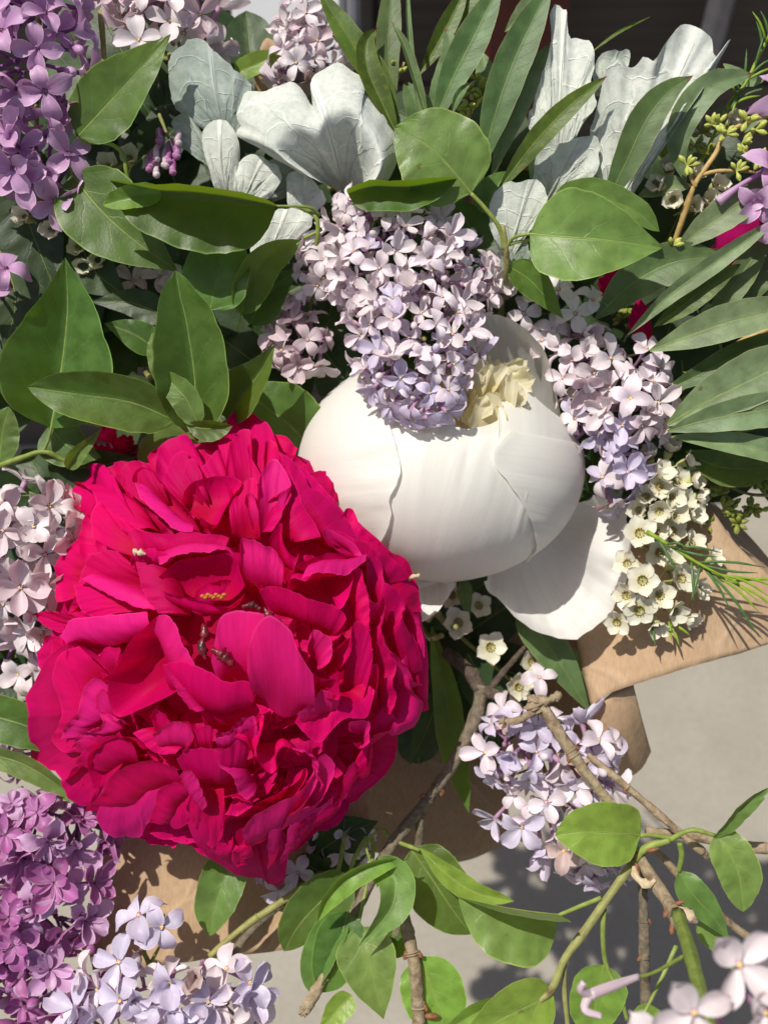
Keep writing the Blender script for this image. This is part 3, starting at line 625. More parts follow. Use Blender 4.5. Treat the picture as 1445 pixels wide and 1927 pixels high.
 ([(398, 1245), (404, 1212), (415, 1162), (440, 1150), (480, 1152), (502, 1160), (490, 1185), (472, 1215)], [(430, 1280), (470, 1300)], 44, 0, 14, 2, 'p'),
 ([(466, 1268), (467, 1226), (475, 1196), (490, 1172), (510, 1159), (546, 1186), (560, 1222), (590, 1272)], [(478, 1290), (505, 1330), (540, 1350), (590, 1330)], 66, 34, 16, 2, 'p'),
 ([(560, 1345), (590, 1315), (612, 1300), (640, 1310)], [(575, 1360), (620, 1345)], 44, 20, 6, 3, 'p'),
]
def build_magenta():
    for k, e in enumerate(MP):
        rim, base, lr, lb, bul, ruf = e[:6]
        pink = len(e) > 6
        P = loft(mp(rim, lr), mp(base, lb * .6 - 8), 28, 14, bul * 1.45, ruf * .95, 3.0, lip=random.Random(k).uniform(-3, 9), edge=.4, seed=k * 3 + 1, crease=.7, rnd=.62)
        part('petal', Geo().grid(P), [MAT['magenta_pink' if pink else 'magenta']], mag)
    # the deep whorls that fill the flower between the petals in front
    rr = random.Random(8)
    n = 0
    for k in range(900):
        if n >= 150: break
        a = rr.uniform(0, 6.283); q = math.sqrt(rr.uniform(.02, .80))
        x, y = 432 + 372 * q * math.cos(a), 1215 + 425 * q * math.sin(a)
        if x > 640 and y < 930 + (x - 560): continue
        da = a + rr.uniform(-.5, .5); ln = rr.uniform(50, 85); wd = rr.uniform(40, 66)
        dx, dy = math.cos(da), math.sin(da)
        rim = [(x + dx * ln * (1 - .35 * t * t) - dy * wd * t, y + dy * ln * (1 - .35 * t * t) + dx * wd * t) for t in np.linspace(-1, 1, 7)]
        base = [(x - dy * wd * .35 * t, y + dx * wd * .35 * t) for t in (-1, 1)]
        if any(((p[0] - 432) / 366) ** 2 + ((p[1] - 1215) / 418) ** 2 > 1 for p in rim): continue
        P = loft(mp(rim, rr.uniform(-60, -30)), mp(base, rr.uniform(-105, -75)), 22, 10, rr.uniform(0, 24), 6, 3, lip=8, edge=.4, seed=900 + k, crease=.8, rnd=.62)
        part('petal', Geo().grid(P), [MAT['magenta']], mag); n += 1
    # stigma, dried edges, inner dome added to block light between the petals
    g = Geo()
    for i in range(9): g.ball(F(382 + i * 5, 1122 + 3 * math.sin(i * 2.1), Wm(400, 1120) + 34), (5, 4, 4), seg=7, rings=5)
    part('anther', g, [MAT['anther']], mag)
    for pts, r in (([(399, 1222), (412, 1228), (428, 1240), (440, 1252)], (4, 9, 10, 3)), ([(382, 1172), (386, 1190), (380, 1215), (388, 1240)], (3, 7, 8, 3)), ([(497, 1142), (506, 1158), (520, 1172), (538, 1178)], (3, 7, 8, 3)), ([(455, 1142), (475, 1138), (490, 1146)], (2, 6, 3))):
        part('withered_petal', Geo().tube([F(x, y, Wm(x, y) + 52) for x, y in pts], r, 7, knob=.45, seed=int(r[1] * 7 + pts[0][0]), n=16), [MAT['dry_dark']], mag)
    part('dry_tip', Geo().tube([F(250, 1036, Wm(250, 1036) + 44), F(262, 1040, Wm(262, 1040) + 47), F(275, 1042, Wm(275, 1042) + 45)], (2, 6, 2), 6, knob=.5, n=9), [MAT['dry']], mag)
    P = np.zeros((15, 41, 3))
    for j in range(15):
        q = .02 + .86 * (j / 14)
        for i in range(41):
            a = 6.28319 * i / 40; x, y = 432 + 385 * q * math.cos(a) * (1 + .03 * math.sin(5 * a)), 1215 + 440 * q * math.sin(a); P[j, i] = F(x, y, Wm(x, y) - 84 + 10 * math.sin(9 * a + 8 * q) * q)
    part('petal_bed', Geo().grid(P), [MAT['magenta']], mag)
    part('stem', Geo().tube([F(432, 1215, -420), F(480, 1180, -700), F(560, 1100, -1150)], (22, 18, 18), 8), [MAT['stem_olive']], mag)
build_magenta()

# ------------------------------------------------------------------ second, withered magenta peony behind it
pe2 = thing('magenta_peony', 'small wilted dark magenta peony tucked behind the big one', 'flower', F(225, 870, -330))
rr = random.Random(4)
for k in range(22):
    a = rr.uniform(0, 6.283); q = rr.uniform(5, 50)
    x, y = 222 + q * 1.35 * math.cos(a), 868 + q * .8 * math.sin(a); da = a + rr.uniform(-.6, .6); ln = rr.uniform(26, 44); wd = rr.uniform(14, 26)
    dx, dy = math.cos(da), math.sin(da)
    rim = [F(x + dx * ln * (1 - .3 * t * t) - dy * wd * t, y + dy * ln * (1 - .3 * t * t) + dx * wd * t, -225 - q * 1.2) for t in np.linspace(-1, 1, 5)]
    base = [F(x - dy * 7 * t, y + dx * 7 * t, -270) for t in (-1, 1)]
    part('petal', Geo().grid(loft(rim, base, 12, 6, rr.uniform(-8, 10), 8, 5, lip=5, edge=1.5, seed=k + 40, crease=2)), [MAT['magenta'] if k % 4 else MAT['dry_dark']], pe2)
part('dry_tip', Geo().tube([F(214, 885, -205), F(222, 878, -200), F(232, 872, -205), F(240, 880, -212)], (3, 6, 5, 2), 6, knob=.5, n=12), [MAT['dry_dark']], pe2)
part('stem', Geo().tube([F(225, 870, -300), F(260, 850, -600), F(330, 850, -1100)], (14, 12, 12), 7), [MAT['stem_olive']], pe2)

# ------------------------------------------------------------------ white peony
white = thing('white_peony', 'large white peony half open round a cream heart', 'flower', F(828, 880, -420))
EX, EY, ERX, ERY, EW, ERW = 828., 880., 268., 213., -270., 235.
def on_ball(P2, off):
    """(x, y) pixel-like plane points wrapped onto the bud; past the outline they go round the back"""
    out = np.zeros(P2.shape[:-1] + (3,))
    it = np.ndindex(P2.shape[:-1])
    for ix in it:
        x, y = P2[ix]; ux, uy = (x - EX) / ERX, (y - EY) / ERY; r = math.hypot(ux, uy)
        th = math.asin(r) if r < .94 else math.asin(.94) + (r - .94) * 3.0
        k = math.sin(th) / max(r, 1e-6); o = 1 + off / 235
        w = EW + ERW * math.cos(th) * o
        kk = (D - w) / D
        out[ix] = ((EX - 722.5 + ux * k * ERX * o) * kk, (963.5 - EY - uy * k * ERY * o) * kk, w)
    return out
def ball_petal(rim, base, off, offb=None, nu=34, nv=22, bump=1.2, seed=0, lipoff=0.0, edge=1.0, folds=()):
    A = interp_poly([(*p, 0) for p in rim], nu + 1)[:, :2]; B = interp_poly([(*p, 0) for p in base], nu + 1)[:, :2]
    w1, w2, w3 = Wave(seed, (7, 13, 21, 34)), Wave(seed + 3, (5, 9, 14, 22)), Wave(seed + 6, (1.2, 2.1, 3.3)); u = np.linspace(0, 1, nu + 1)
    A = A + np.stack([w1(u), w2(u)], 1) * edge
    P2 = np.stack([B + (A - B) * (j / nv) for j in range(nv + 1)])
    P = on_ball(P2, off)
    Nc = on_ball(P2, off + 10) - P; Nc = unit(Nc)
    for j in range(nv + 1):
        v = j / nv; h = bump * w2(u * .6 + .05 * v) * (v * (1 - .2 * v)) ** .7
        for (uc, wd, amp, v0, v1) in folds:
            h = h + amp * np.exp(-((u - uc - .02 * math.sin(v * 5)) / wd) ** 2) * max(0, math.sin(math.pi * min(1, max(0, (v - v0) / (v1 - v0)))))
        h = h + (lipoff * ((v - .8) / .2) ** 2 if v > .8 else 0)
        P[j] += Nc[j] * np.asarray(h)[:, None]
    return P
def wp(P, mat='white'): part('petal', Geo().grid(P), [MAT[mat]], white)
# inner globe petals, under the outer ones
wp(ball_petal([(720, 700), (790, 730), (850, 790), (900, 800), (960, 775), (1000, 735)], [(560, 1040), (700, 1110), (828, 1130), (950, 1110), (1090, 1040)], -16, seed=5))
# right petal
wp(ball_petal([(960, 812), (946, 780), (938, 745), (942, 705), (948, 688), (975, 712), (1012, 752), (1050, 782), (1100, 830), (1130, 900)], [(880, 1120), (960, 1130), (1040, 1095), (1110, 1010)], 1, seed=11, bump=.8, lipoff=-2, folds=((.2, .03, 2, .3, 1),)))
# left petal
wp(ball_petal([(690, 690), (722, 765), (742, 818), (752, 858), (757, 885), (748, 915), (736, 938), (740, 962), (734, 990), (722, 1012), (700, 1040)], [(545, 700), (530, 780), (530, 880), (545, 960), (600, 1050)], 5, seed=21, bump=.8, lipoff=6.0, edge=.7, folds=((.60, .016, 5, .55, 1.15), (.67, .014, 4.5, .45, 1.15), (.73, .016, 4, .5, 1.1), (.5, .03, -3, .5, 1.2))))
# front petal
wp(ball_petal([(690, 880), (722, 830), (745, 805), (790, 815), (842, 818), (872, 833), (900, 822), (925, 816), (962, 812), (985, 870), (1002, 950), (1000, 1030)], [(640, 1085), (730, 1120), (830, 1135), (930, 1120), (990, 1090)], 3, None, 56, 28, 1.0, 31, -3.0, 1.0, ((.30, .018, 3, .5, 1.1), (.47, .02, -3.5, .6, 1.15), (.58, .02, 3, .5, 1.1), (.80, .02, 3, .4, 1.1), (.86, .016, 3.2, .4, 1.1), (.91, .014, 3, .4, 1.1))))
# narrow petal overlapping the front one on the right
wp(ball_petal([(960, 812), (930, 842), (926, 872), (950, 905), (975, 940), (995, 985), (1003, 1030), (990, 1062)], [(1120, 840), (1130, 930), (1110, 1010), (1060, 1070)], 4, seed=71, bump=.6, lipoff=4.5, edge=.6, folds=((.7, .02, 3, .5, 1.1), (.78, .02, 3, .5, 1.1))))
# tall back petal
wp(loft([F(880, 680, -240), F(885, 620, -205), F(905, 594, -190), F(940, 592, -185), F(985, 612, -182), F(1022, 652, -185), F(1044, 712, -195), F(1056, 790, -215)], [F(900, 830, -380), F(960, 850, -400), F(1020, 830, -390)], 26, 16, -40, 3, 3, 6, .6, 41), 'white_thin')
# drooping lower-right petal
P = loft([F(916, 1096, -330), F(922, 1115, -318), F(948, 1140, -300), F(976, 1170, -290), F(1020, 1195, -285), F(1075, 1208, -285), F(1130, 1192, -285), F(1165, 1130, -275), F(1186, 1042, -270), F(1183, 985, -280), F(1174, 946, -290), F(1150, 950, -296), F(1120, 942, -310)],
         [F(930, 1040, -400), F(985, 1040, -410), F(1030, 990, -410), F(1050, 950, -400)], 50, 24, -30, 16, 3.5, 24, 2.0, 51, crease=.7, rnd=.8)
nv, nu = P.shape[0], P.shape[1]
for j in range(nv):
    for i in range(nu):                      # the dimple in this petal
        d2 = ((P[j, i, 0] - F(1138, 1045, -280)[0]) / 42) ** 2 + ((P[j, i, 1] - F(1138, 1045, -280)[1]) / 55) ** 2
        P[j, i, 2] += 52 * math.exp(-d2 * 1.2) + 26 * math.exp(-((i / nu - .22) / .05) ** 2) * (j / nv) ** 3
wp(P, 'white_thin')
# small lower-left petals
wp(loft([F(735, 1100, -300), F(760, 1150, -270), F(792, 1174, -255), F(830, 1140, -265), F(860, 1098, -290)], [F(760, 1050, -370), F(850, 1060, -390)], 18, 10, 8, 5, 3, 0, 1.2, 61), 'white_thin')
wp(loft([F(770, 1135, -250), F(790, 1105, -245), F(840, 1098, -255), F(858, 1098, -270), F(846, 1118, -262)], [F(760, 1060, -310), F(830, 1060, -310)], 16, 8, 8, 3, 3, 0, 1.0, 62), 'white_thin')
# cream heart
rr = random.Random(12)
for k in range(64):
    x = rr.uniform(815, 972); y = rr.uniform(690, 838)
    if y > 838 - abs(x - 890) * .2: continue
    d = math.hypot((x - 885) / 95, (y - 765) / 80); z = -80 - 60 * d + rr.uniform(-30, 10)
    a = math.atan2(y - 800, x - 890) + rr.uniform(-.8, .8); ln = rr.uniform(30, 56); wd = rr.uniform(15, 30); dx, dy = math.cos(a), math.sin(a)
    rim = [F(x + dx * ln * (.75 - .3 * t * t) - dy * wd * t, y + dy * ln * (.75 - .3 * t * t) + dx * wd * t, z + rr.uniform(-6, 6)) for t in np.linspace(-1, 1, 6)]
    base = [F(x - dx * 30 - dy * wd * .5 * t, y - dy * 30 + dx * wd * .5 * t, z - 60) for t in (-1, 1)]
    P = loft(rim, base, 12, 8, rr.uniform(-6, 12), 5, 4, 3, 1.6, 300 + k, crease=1.2)
    part('inner_petal', Geo().grid(P), [MAT['cream']], white)
for rim, base in ((([(905, 690), (940, 684), (958, 690), (950, 705)]), [(890, 740), (915, 760)]), ([(940, 735), (955, 700), (968, 712), (975, 725)], [(930, 790), (960, 800)]), ([(870, 690), (890, 672), (915, 680), (925, 700)], [(870, 760), (900, 770)]), ([(880, 790), (905, 745), (935, 740), (950, 770), (955, 805)], [(900, 840), (945, 835)])):
    part('inner_petal', Geo().grid(loft([F(*p, -90) for p in rim], [F(*p, -150) for p in base], 14, 10, 10, 5, 4, 4, 2.0, int(rim[0][0]), crease=1)), [MAT['cream']], white)
part('receptacle', Geo().ball(F(828, 880, -290), (225, 170, 165), seg=20, rings=12), [MAT['white_thin']], white)
part('stem', Geo().tube([F(828, 900, -480), F(800, 950, -800), F(780, 1000, -1200)], (20, 17, 17), 8), [MAT['stem_olive']], white)
# ------------------------------------------------------------------ leafy sprigs
def P3(pts, dw=0): return [F(p[0], p[1], p[2] + dw) for p in pts]
LSEED = [100]
def leaf(root, mid, half, mat, profile='lilac', aL=12, aR=12, curl=0, wave=3, roll=0, stalk=None, nv=26, nu=12, sr=(3.2, 2.6), stalk_mat='stem_green', wfreq=2.0, name='leaf'):
    LSEED[0] += 1
    g = Geo().grid(leaf_grid(P3(mid), half, profile, aL, aR, curl, wave, roll, nv, nu, LSEED[0], wfreq))
    # midrib, standing a little out of the blade's back and front
    C = interp_poly(P3(mid), 14); r = np.linspace(max(1.0, half * (.022 if profile != 'euc' else .03)), .3, 14)
    g.tube(C, r, 5, 1, 14, cap=False)
    if stalk: g.tube(P3(stalk), sr, 7, 1)
    return part(name, g, [MAT[mat], MAT[stalk_mat]], root)
def stalk(root, pts, rad, mat, knob=.08, sides=8, name='stem', n=None):
    LSEED[0] += 1
    return part(name, Geo().tube(P3(pts), rad, sides, knob=knob, seed=LSEED[0], n=n), [MAT[mat]], root)
def sprig(name, label, cat, at, group=None): return thing(name, label, cat, F(*at), group)

# --- far left sprig: tall pointed leaves
s = sprig('lilac_sprig', 'leafy lilac sprig at the left with one tall pointed leaf above the white lilac', 'sprig', (85, 870, -190), 'leafy lilac sprigs')
leaf(s, [(97, 806, -150), (116, 700, -140), (127, 600, -125), (127, 540, -110), (123, 484, -95)], 136, 'lilac_leaf', 'lilac', 42, 20, 8, 7, 0, [(82, 850, -170), (92, 828, -160), (97, 806, -150)])
leaf(s, [(330, 792, -120), (250, 758, -100), (150, 742, -80), (52, 728, -70)], 64, 'lilac_leaf', 'round', 14, 40, 10, 5, 4, [(352, 812, -150), (330, 792, -120)])
leaf(s, [(92, 800, -190), (130, 840, -185), (192, 862, -190)], 52, 'lilac_leaf', 'lilac', 5, 5)
leaf(s, [(128, 882, -150), (150, 850, -135), (172, 828, -125), (192, 806, -120)], 22, 'lilac_leaf_light', 'lilac', 60, 20)
leaf(s, [(0, 870, -200), (6, 810, -200), (18, 765, -200)], 40, 'lilac_leaf', 'round')
leaf(s, [(90, 862, -215), (160, 880, -230), (260, 860, -240)], 48, 'leaf_dark')
stalk(s, [(-10, 880, -190), (40, 862, -180), (84, 850, -170), (120, 866, -185), (150, 875, -200)], (6, 5), 'stem_green')
# --- centre-left sprig
s = sprig('lilac_sprig', 'leafy lilac sprig just above the magenta peony with an upright blade', 'sprig', (375, 815, -170), 'leafy lilac sprigs')
leaf(s, [(358, 812, -110), (368, 730, -90), (352, 610, -60), (340, 560, -45), (331, 508, -35)], 88, 'lilac_leaf', 'round', 40, 24, 8, 6, -4, [(372, 828, -140), (358, 812, -110)])
leaf(s, [(374, 800, -60), (350, 750, -50), (318, 715, -55), (303, 698, -60)], 31, 'lilac_leaf_light', 'round', 12, 12, 0, 2, -18, [(385, 812, -90), (374, 800, -60)])
leaf(s, [(282, 900, -230), (320, 858, -215), (360, 838, -200), (420, 828, -190)], 66, 'lilac_leaf_light', 'round', 12, 12, 0, 4)
leaf(s, [(352, 800, -70), (380, 806, -60), (408, 806, -55), (438, 802, -50)], 26, 'lilac_leaf', 'euc', 50, 0, 10, 2)
leaf(s, [(428, 790, -150), (455, 745, -135), (490, 700, -120), (518, 648, -100)], 62, 'lilac_leaf', 'lilac', 24, 46, 10, 5, 6, [(395, 815, -170), (428, 790, -150)])
leaf(s, [(585, 845, -230), (545, 800, -225), (500, 765, -225), (460, 730, -235)], 78, 'lilac_leaf', 'round', 5, 10, 0, 4, 0, [(610, 870, -240), (585, 845, -230)])
leaf(s, [(300, 660, -190), (250, 628, -185), (196, 608, -190)], 36, 'lilac_leaf', 'lilac', 30, 8)
leaf(s, [(320, 600, -215), (250, 570, -215), (170, 568, -220)], 34, 'leaf_dark', 'lilac')
leaf(s, [(330, 740, -170), (300, 680, -165), (288, 625, -165)], 24, 'lilac_leaf_light', 'round')
leaf(s, [(540, 700, -260), (560, 640, -260), (590, 600, -270)], 50, 'leaf_dark')
leaf(s, [(400, 870, -200), (480, 860, -210), (560, 900, -230)], 48, 'lilac_leaf', 'lilac', 5, 5)
stalk(s, [(420, 860, -240), (395, 828, -160), (375, 812, -120), (365, 780, -140)], (7, 5), 'stem_olive')
# --- upper-left sprig
s = sprig('lilac_sprig', 'leafy lilac sprig below the silver leaves with a broad folded leaf', 'sprig', (580, 390, -120), 'leafy lilac sprigs')
leaf(s, [(522, 388, -70), (440, 372, -50), (360, 362, -42), (290, 358, -40), (208, 340, -45)], 118, 'lilac_leaf', 'round', 4, 96, 6, 5, 0, [(602, 405, -110), (580, 390, -90), (522, 388, -70)])
leaf(s, [(305, 366, -36), (270, 368, -28), (230, 376, -28), (193, 386, -34)], 26, 'lilac_leaf_young', 'round', 20, 34, 0, 3)
leaf(s, [(396, 584, -130), (404, 540, -120), (415, 490, -120), (425, 430, -125)], 68, 'lilac_leaf_light', 'round', 8, 8, 0, 3, 0, [(390, 600, -150), (396, 584, -130)])
leaf(s, [(455, 592, -150), (468, 540, -135), (500, 490, -120), (566, 452, -115)], 44, 'lilac_leaf', 'round', 40, 10, 10, 4, 10, [(448, 620, -170), (455, 592, -150)])
leaf(s, [(470, 610, -190), (500, 560, -185), (560, 505, -180)], 46, 'lilac_leaf', 'lilac', 10, 10)
stalk(s, [(560, 388, -100), (585, 400, -105), (598, 420, -110), (592, 470, -140), (560, 500, -200)], (4, 6), 'stem_green')
stalk(s, [(572, 448, -120), (590, 440, -118), (606, 432, -122)], (4, 3), 'stem_green', name='side_stem')
# --- top-left dark sprig
s = sprig('lilac_sprig', 'dark green lilac sprig hanging beside the purple lilac at top left', 'sprig', (150, 300, -160), 'leafy lilac sprigs')
leaf(s, [(147, 258, -100), (200, 200, -85), (262, 132, -70), (322, 64, -60)], 70, 'lilac_leaf', 'lilac', 14, 14, 0, 4, 0, [(205, 268, -120), (165, 268, -110), (147, 258, -100)])
leaf(s, [(137, 328, -130), (185, 390, -125), (250, 450, -125), (336, 512, -130)], 86, 'lilac_leaf', 'lilac', 12, 12, 0, 4, 0, [(130, 300, -130), (137, 328, -130)])
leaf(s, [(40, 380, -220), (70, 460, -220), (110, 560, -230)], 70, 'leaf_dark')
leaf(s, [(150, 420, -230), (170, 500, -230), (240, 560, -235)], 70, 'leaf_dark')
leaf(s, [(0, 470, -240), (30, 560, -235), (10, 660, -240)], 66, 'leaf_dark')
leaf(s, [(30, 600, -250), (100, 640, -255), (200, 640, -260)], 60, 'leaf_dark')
leaf(s, [(440, 138, -230), (490, 118, -220), (545, 88, -215)], 26, 'lilac_leaf_young', 'lilac', 25, 15)
stalk(s, [(165, 268, -110), (205, 270, -115), (232, 290, -120), (240, 330, -130), (260, 400, -180), (300, 480, -260)], (4, 5), 'stem_green')
stalk(s, [(190, 20, -160), (195, 90, -165), (197, 150, -170), (205, 260, -200)], (6, 6), 'stem_olive', name='side_stem')
# --- sprig in the middle top
s = sprig('lilac_sprig', 'leafy lilac sprig with a round pale leaf above the main lilac cluster', 'sprig', (945, 450, -130), 'leafy lilac sprigs')
leaf(s, [(886, 364, -80), (850, 320, -70), (805, 275, -65), (742, 240, -70)], 92, 'lilac_leaf_light', 'round', 6, 8, 0, 5, 0, [(948, 470, -120), (940, 430, -105), (912, 392, -90), (886, 364, -80)], sr=(5, 4))
leaf(s, [(655, 365, -85), (700, 352, -65), (770, 352, -55), (860, 336, -60)], 54, 'lilac_leaf', 'round', 88, 10, 8, 6, 0)
leaf(s, [(700, 400, -140), (770, 395, -120), (835, 345, -100)], 34, 'lilac_leaf', 'lilac', 10, 10)
leaf(s, [(742, 396, -85), (765, 386, -80), (792, 374, -80)], 12, 'lilac_leaf_young', 'lilac', 30, 20)
leaf(s, [(900, 480, -190), (880, 420, -185), (850, 370, -185)], 54, 'lilac_leaf', 'lilac')
leaf(s, [(905, 400, -170), (935, 350, -165), (960, 320, -165)], 40, 'lilac_leaf_light', 'lilac')
leaf(s, [(996, 440, -80), (1060, 446, -55), (1140, 452, -45), (1248, 466, -60)], 92, 'lilac_leaf_light', 'lilac', 12, 10, 6, 5, 0, [(950, 470, -120), (965, 448, -105), (996, 440, -80)], sr=(4, 3))
leaf(s, [(1040, 372, -95), (1110, 368, -85), (1190, 395, -85), (1240, 436, -95)], 34, 'lilac_leaf_light', 'round', 20, 12)
leaf(s, [(955, 500, -140), (1000, 530, -150), (1060, 600, -170)], 34, 'lilac_leaf', 'lilac')
stalk(s, [(946, 425, -104), (952, 470, -120), (952, 520, -150), (940, 600, -300)], (5, 7), 'stem_olive')
stalk(s, [(952, 462, -118), (975, 455, -108), (996, 452, -95)], (3.5, 3), 'stem_green', name='side_stem')
# --- dark leaves in the hollow beside the magenta peony
s = sprig('lilac_sprig', 'long dark leaves hanging in the shaded hollow below the white peony', 'sprig', (900, 1150, -420), 'leafy lilac sprigs')
leaf(s, [(975, 1150, -390), (1020, 1200, -360), (1062, 1262, -340), (1112, 1345, -340)], 44, 'euc', 'lilac', 14, 22)
leaf(s, [(1070, 1220, -380), (1095, 1280, -370), (1108, 1345, -370)], 22, 'euc', 'lilac')
leaf(s, [(812, 1180, -420), (838, 1300, -400), (852, 1400, -390), (882, 1530, -385)], 34, 'lilac_leaf', 'euc', 20, 8)
leaf(s, [(872, 1090, -400), (876, 1130, -385), (884, 1166, -380)], 18, 'leaf_under', 'lilac')
leaf(s, [(830, 1300, -430), (800, 1380, -440), (770, 1440, -450)], 40, 'leaf_dark')
leaf(s, [(880, 1230, -470), (930, 1330, -470), (940, 1420, -480)], 55, 'leaf_dark')
# --- leaves under the magenta peony
s = sprig('peony_leaf_sprig', 'glossy leaves tucked under the lower edge of the magenta peony', 'sprig', (470, 1600, -330), 'peony foliage')
leaf(s, [(440, 1600, -270), (420, 1660, -245), (402, 1715, -235), (396, 1762, -230)], 52, 'lilac_leaf_light', 'round', 26, 6, 10, 3, -6)
leaf(s, [(590, 1610, -330), (650, 1570, -320), (712, 1545, -320)], 58, 'leaf_dark', 'lilac')
leaf(s, [(560, 1610, -320), (610, 1640, -315), (700, 1600, -320)], 34, 'leaf_dark', 'lilac')
leaf(s, [(540, 1650, -340), (600, 1640, -330), (640, 1600, -330)], 36, 'lilac_leaf', 'lilac')
# --- left edge leaves
s = sprig('peony_leaf_sprig', 'two long dark leaves at the left edge below the white lilac', 'sprig', (-30, 1400, -260), 'peony foliage')
leaf(s, [(-60, 1335, -240), (0, 1350, -225), (60, 1370, -225), (130, 1410, -240)], 50, 'lilac_leaf', 'round', 10, 14)
leaf(s, [(-40, 1415, -240), (30, 1432, -225), (90, 1464, -220), (150, 1512, -225)], 30, 'lilac_leaf_light', 'round', 34, 10)
leaf(s, [(-30, 1290, -300), (30, 1290, -300), (90, 1330, -300)], 40, 'leaf_dark')

# --- filler leaves added low in the bouquet, coloured dark so the gaps read as shade
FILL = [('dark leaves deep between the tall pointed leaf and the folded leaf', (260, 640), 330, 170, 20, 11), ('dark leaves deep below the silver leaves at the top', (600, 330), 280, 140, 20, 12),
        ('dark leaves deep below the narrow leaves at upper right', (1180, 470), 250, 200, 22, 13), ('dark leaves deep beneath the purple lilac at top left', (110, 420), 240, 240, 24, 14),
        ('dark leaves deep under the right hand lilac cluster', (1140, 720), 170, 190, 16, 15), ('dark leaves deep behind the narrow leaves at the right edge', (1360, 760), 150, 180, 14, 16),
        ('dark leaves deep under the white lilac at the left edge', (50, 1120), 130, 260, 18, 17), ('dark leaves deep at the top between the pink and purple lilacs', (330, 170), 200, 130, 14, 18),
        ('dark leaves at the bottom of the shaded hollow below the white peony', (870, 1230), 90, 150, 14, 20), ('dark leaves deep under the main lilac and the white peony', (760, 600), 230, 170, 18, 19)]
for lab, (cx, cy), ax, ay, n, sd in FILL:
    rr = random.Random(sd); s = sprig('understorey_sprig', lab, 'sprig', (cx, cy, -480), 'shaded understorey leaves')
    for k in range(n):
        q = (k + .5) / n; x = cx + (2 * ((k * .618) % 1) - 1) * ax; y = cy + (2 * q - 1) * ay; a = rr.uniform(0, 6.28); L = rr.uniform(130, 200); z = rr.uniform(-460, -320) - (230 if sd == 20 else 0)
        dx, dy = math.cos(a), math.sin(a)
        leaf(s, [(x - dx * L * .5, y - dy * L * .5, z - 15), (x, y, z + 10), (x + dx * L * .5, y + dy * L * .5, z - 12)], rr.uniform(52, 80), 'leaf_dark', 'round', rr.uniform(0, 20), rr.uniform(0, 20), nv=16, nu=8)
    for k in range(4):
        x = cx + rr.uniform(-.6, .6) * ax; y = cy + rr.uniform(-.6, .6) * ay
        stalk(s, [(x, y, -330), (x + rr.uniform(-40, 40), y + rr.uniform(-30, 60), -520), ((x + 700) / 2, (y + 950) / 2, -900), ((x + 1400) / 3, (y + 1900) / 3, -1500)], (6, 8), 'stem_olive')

# ------------------------------------------------------------------ eucalyptus
def euc(root, mid, half, mat='euc', aL=10, aR=10, curl=0, wave=2, roll=0): return leaf(root, mid, half * .88, mat, 'euc', aL + 10, aR + 4, curl, wave, roll, None, 30, 8, sr=(2, 1))
s = sprig('eucalyptus_sprig', 'upright eucalyptus sprig at the top with a dark brown tipped narrow leaves fan', 'sprig', (860, 300, -220), 'eucalyptus sprigs')
euc(s, [(752, 262, -170), (715, 160, -150), (668, 90, -140), (595, -25, -130)], 35, 'euc_yellow', 15, 8)
euc(s, [(748, 255, -140), (722, 200, -130), (692, 130, -125), (690, 80, -130), (712, 52, -140)], 33, 'euc_yellow', 24, 14, 10)
euc(s, [(742, 200, -180), (730, 100, -170), (735, 0, -170), (735, -60, -170)], 30, 'euc')
euc(s, [(790, 225, -150), (775, 120, -130), (768, 40, -120), (766, -50, -120)], 11, 'euc_pale', 50, 40)
euc(s, [(805, 230, -120), (785, 160, -105), (762, 90, -100), (735, 38, -100)], 15, 'euc', 40, 10)
euc(s, [(805, 250, -190), (830, 180, -180), (850, 110, -180), (838, 50, -180)], 34, 'euc_pale')
euc(s, [(815, 235, -150), (850, 150, -135), (890, 70, -125), (945, -40, -120)], 40, 'euc', 12, 10)
euc(s, [(790, 140, -210), (830, 70, -205), (880, -30, -200)], 26, 'euc_yellow', 30, 10)
euc(s, [(840, 60, -220), (880, 0, -215), (930, -60, -210)], 24, 'euc_yellow')
euc(s, [(770, 290, -200), (790, 220, -190), (760, 150, -190)], 34, 'euc')
euc(s, [(850, 215, -130), (860, 185, -125), (872, 168, -125), (885, 158, -125)], 12, 'euc', 30, 20)
euc(s, [(900, 200, -210), (912, 150, -205), (905, 95, -205)], 24, 'euc_pale')
euc(s, [(905, 320, -150), (930, 220, -125), (968, 110, -110), (1040, -40, -100)], 44, 'euc', 10, 14)
euc(s, [(925, 330, -170), (955, 240, -155), (990, 160, -150), (1038, 76, -150)], 30, 'euc_pale', 10, 10)
euc(s, [(950, 60, -200), (985, 20, -190), (1020, -30, -190)], 20, 'euc_pale')
euc(s, [(935, 362, -140), (1000, 275, -110), (1065, 205, -90), (1142, 143, -85)], 27, 'euc_yellow', 14, 8)
euc(s, [(1136, 390, -140), (1175, 310, -110), (1215, 225, -90), (1260, 170, -85), (1304, 142, -85)], 40, 'euc', 8, 12)
euc(s, [(1100, 110, -190), (1130, 85, -185), (1165, 60, -185), (1222, 32, -190)], 4, 'euc_yellow')
stalk(s, [(800, 240, -160), (830, 320, -240), (800, 500, -500), (760, 800, -1000)], (6, 9), 'stem_tan')
stalk(s, [(905, 330, -160), (900, 420, -260), (860, 600, -600)], (6, 8), 'stem_tan', name='side_stem')
s = sprig('eucalyptus_sprig', 'wide fan of pale narrow leaves spreading off the right edge', 'sprig', (1230, 700, -240), 'eucalyptus sprigs')
euc(s, [(1270, 470, -150), (1330, 425, -125), (1390, 385, -115), (1470, 335, -115)], 40, 'euc_pale', 8, 16)
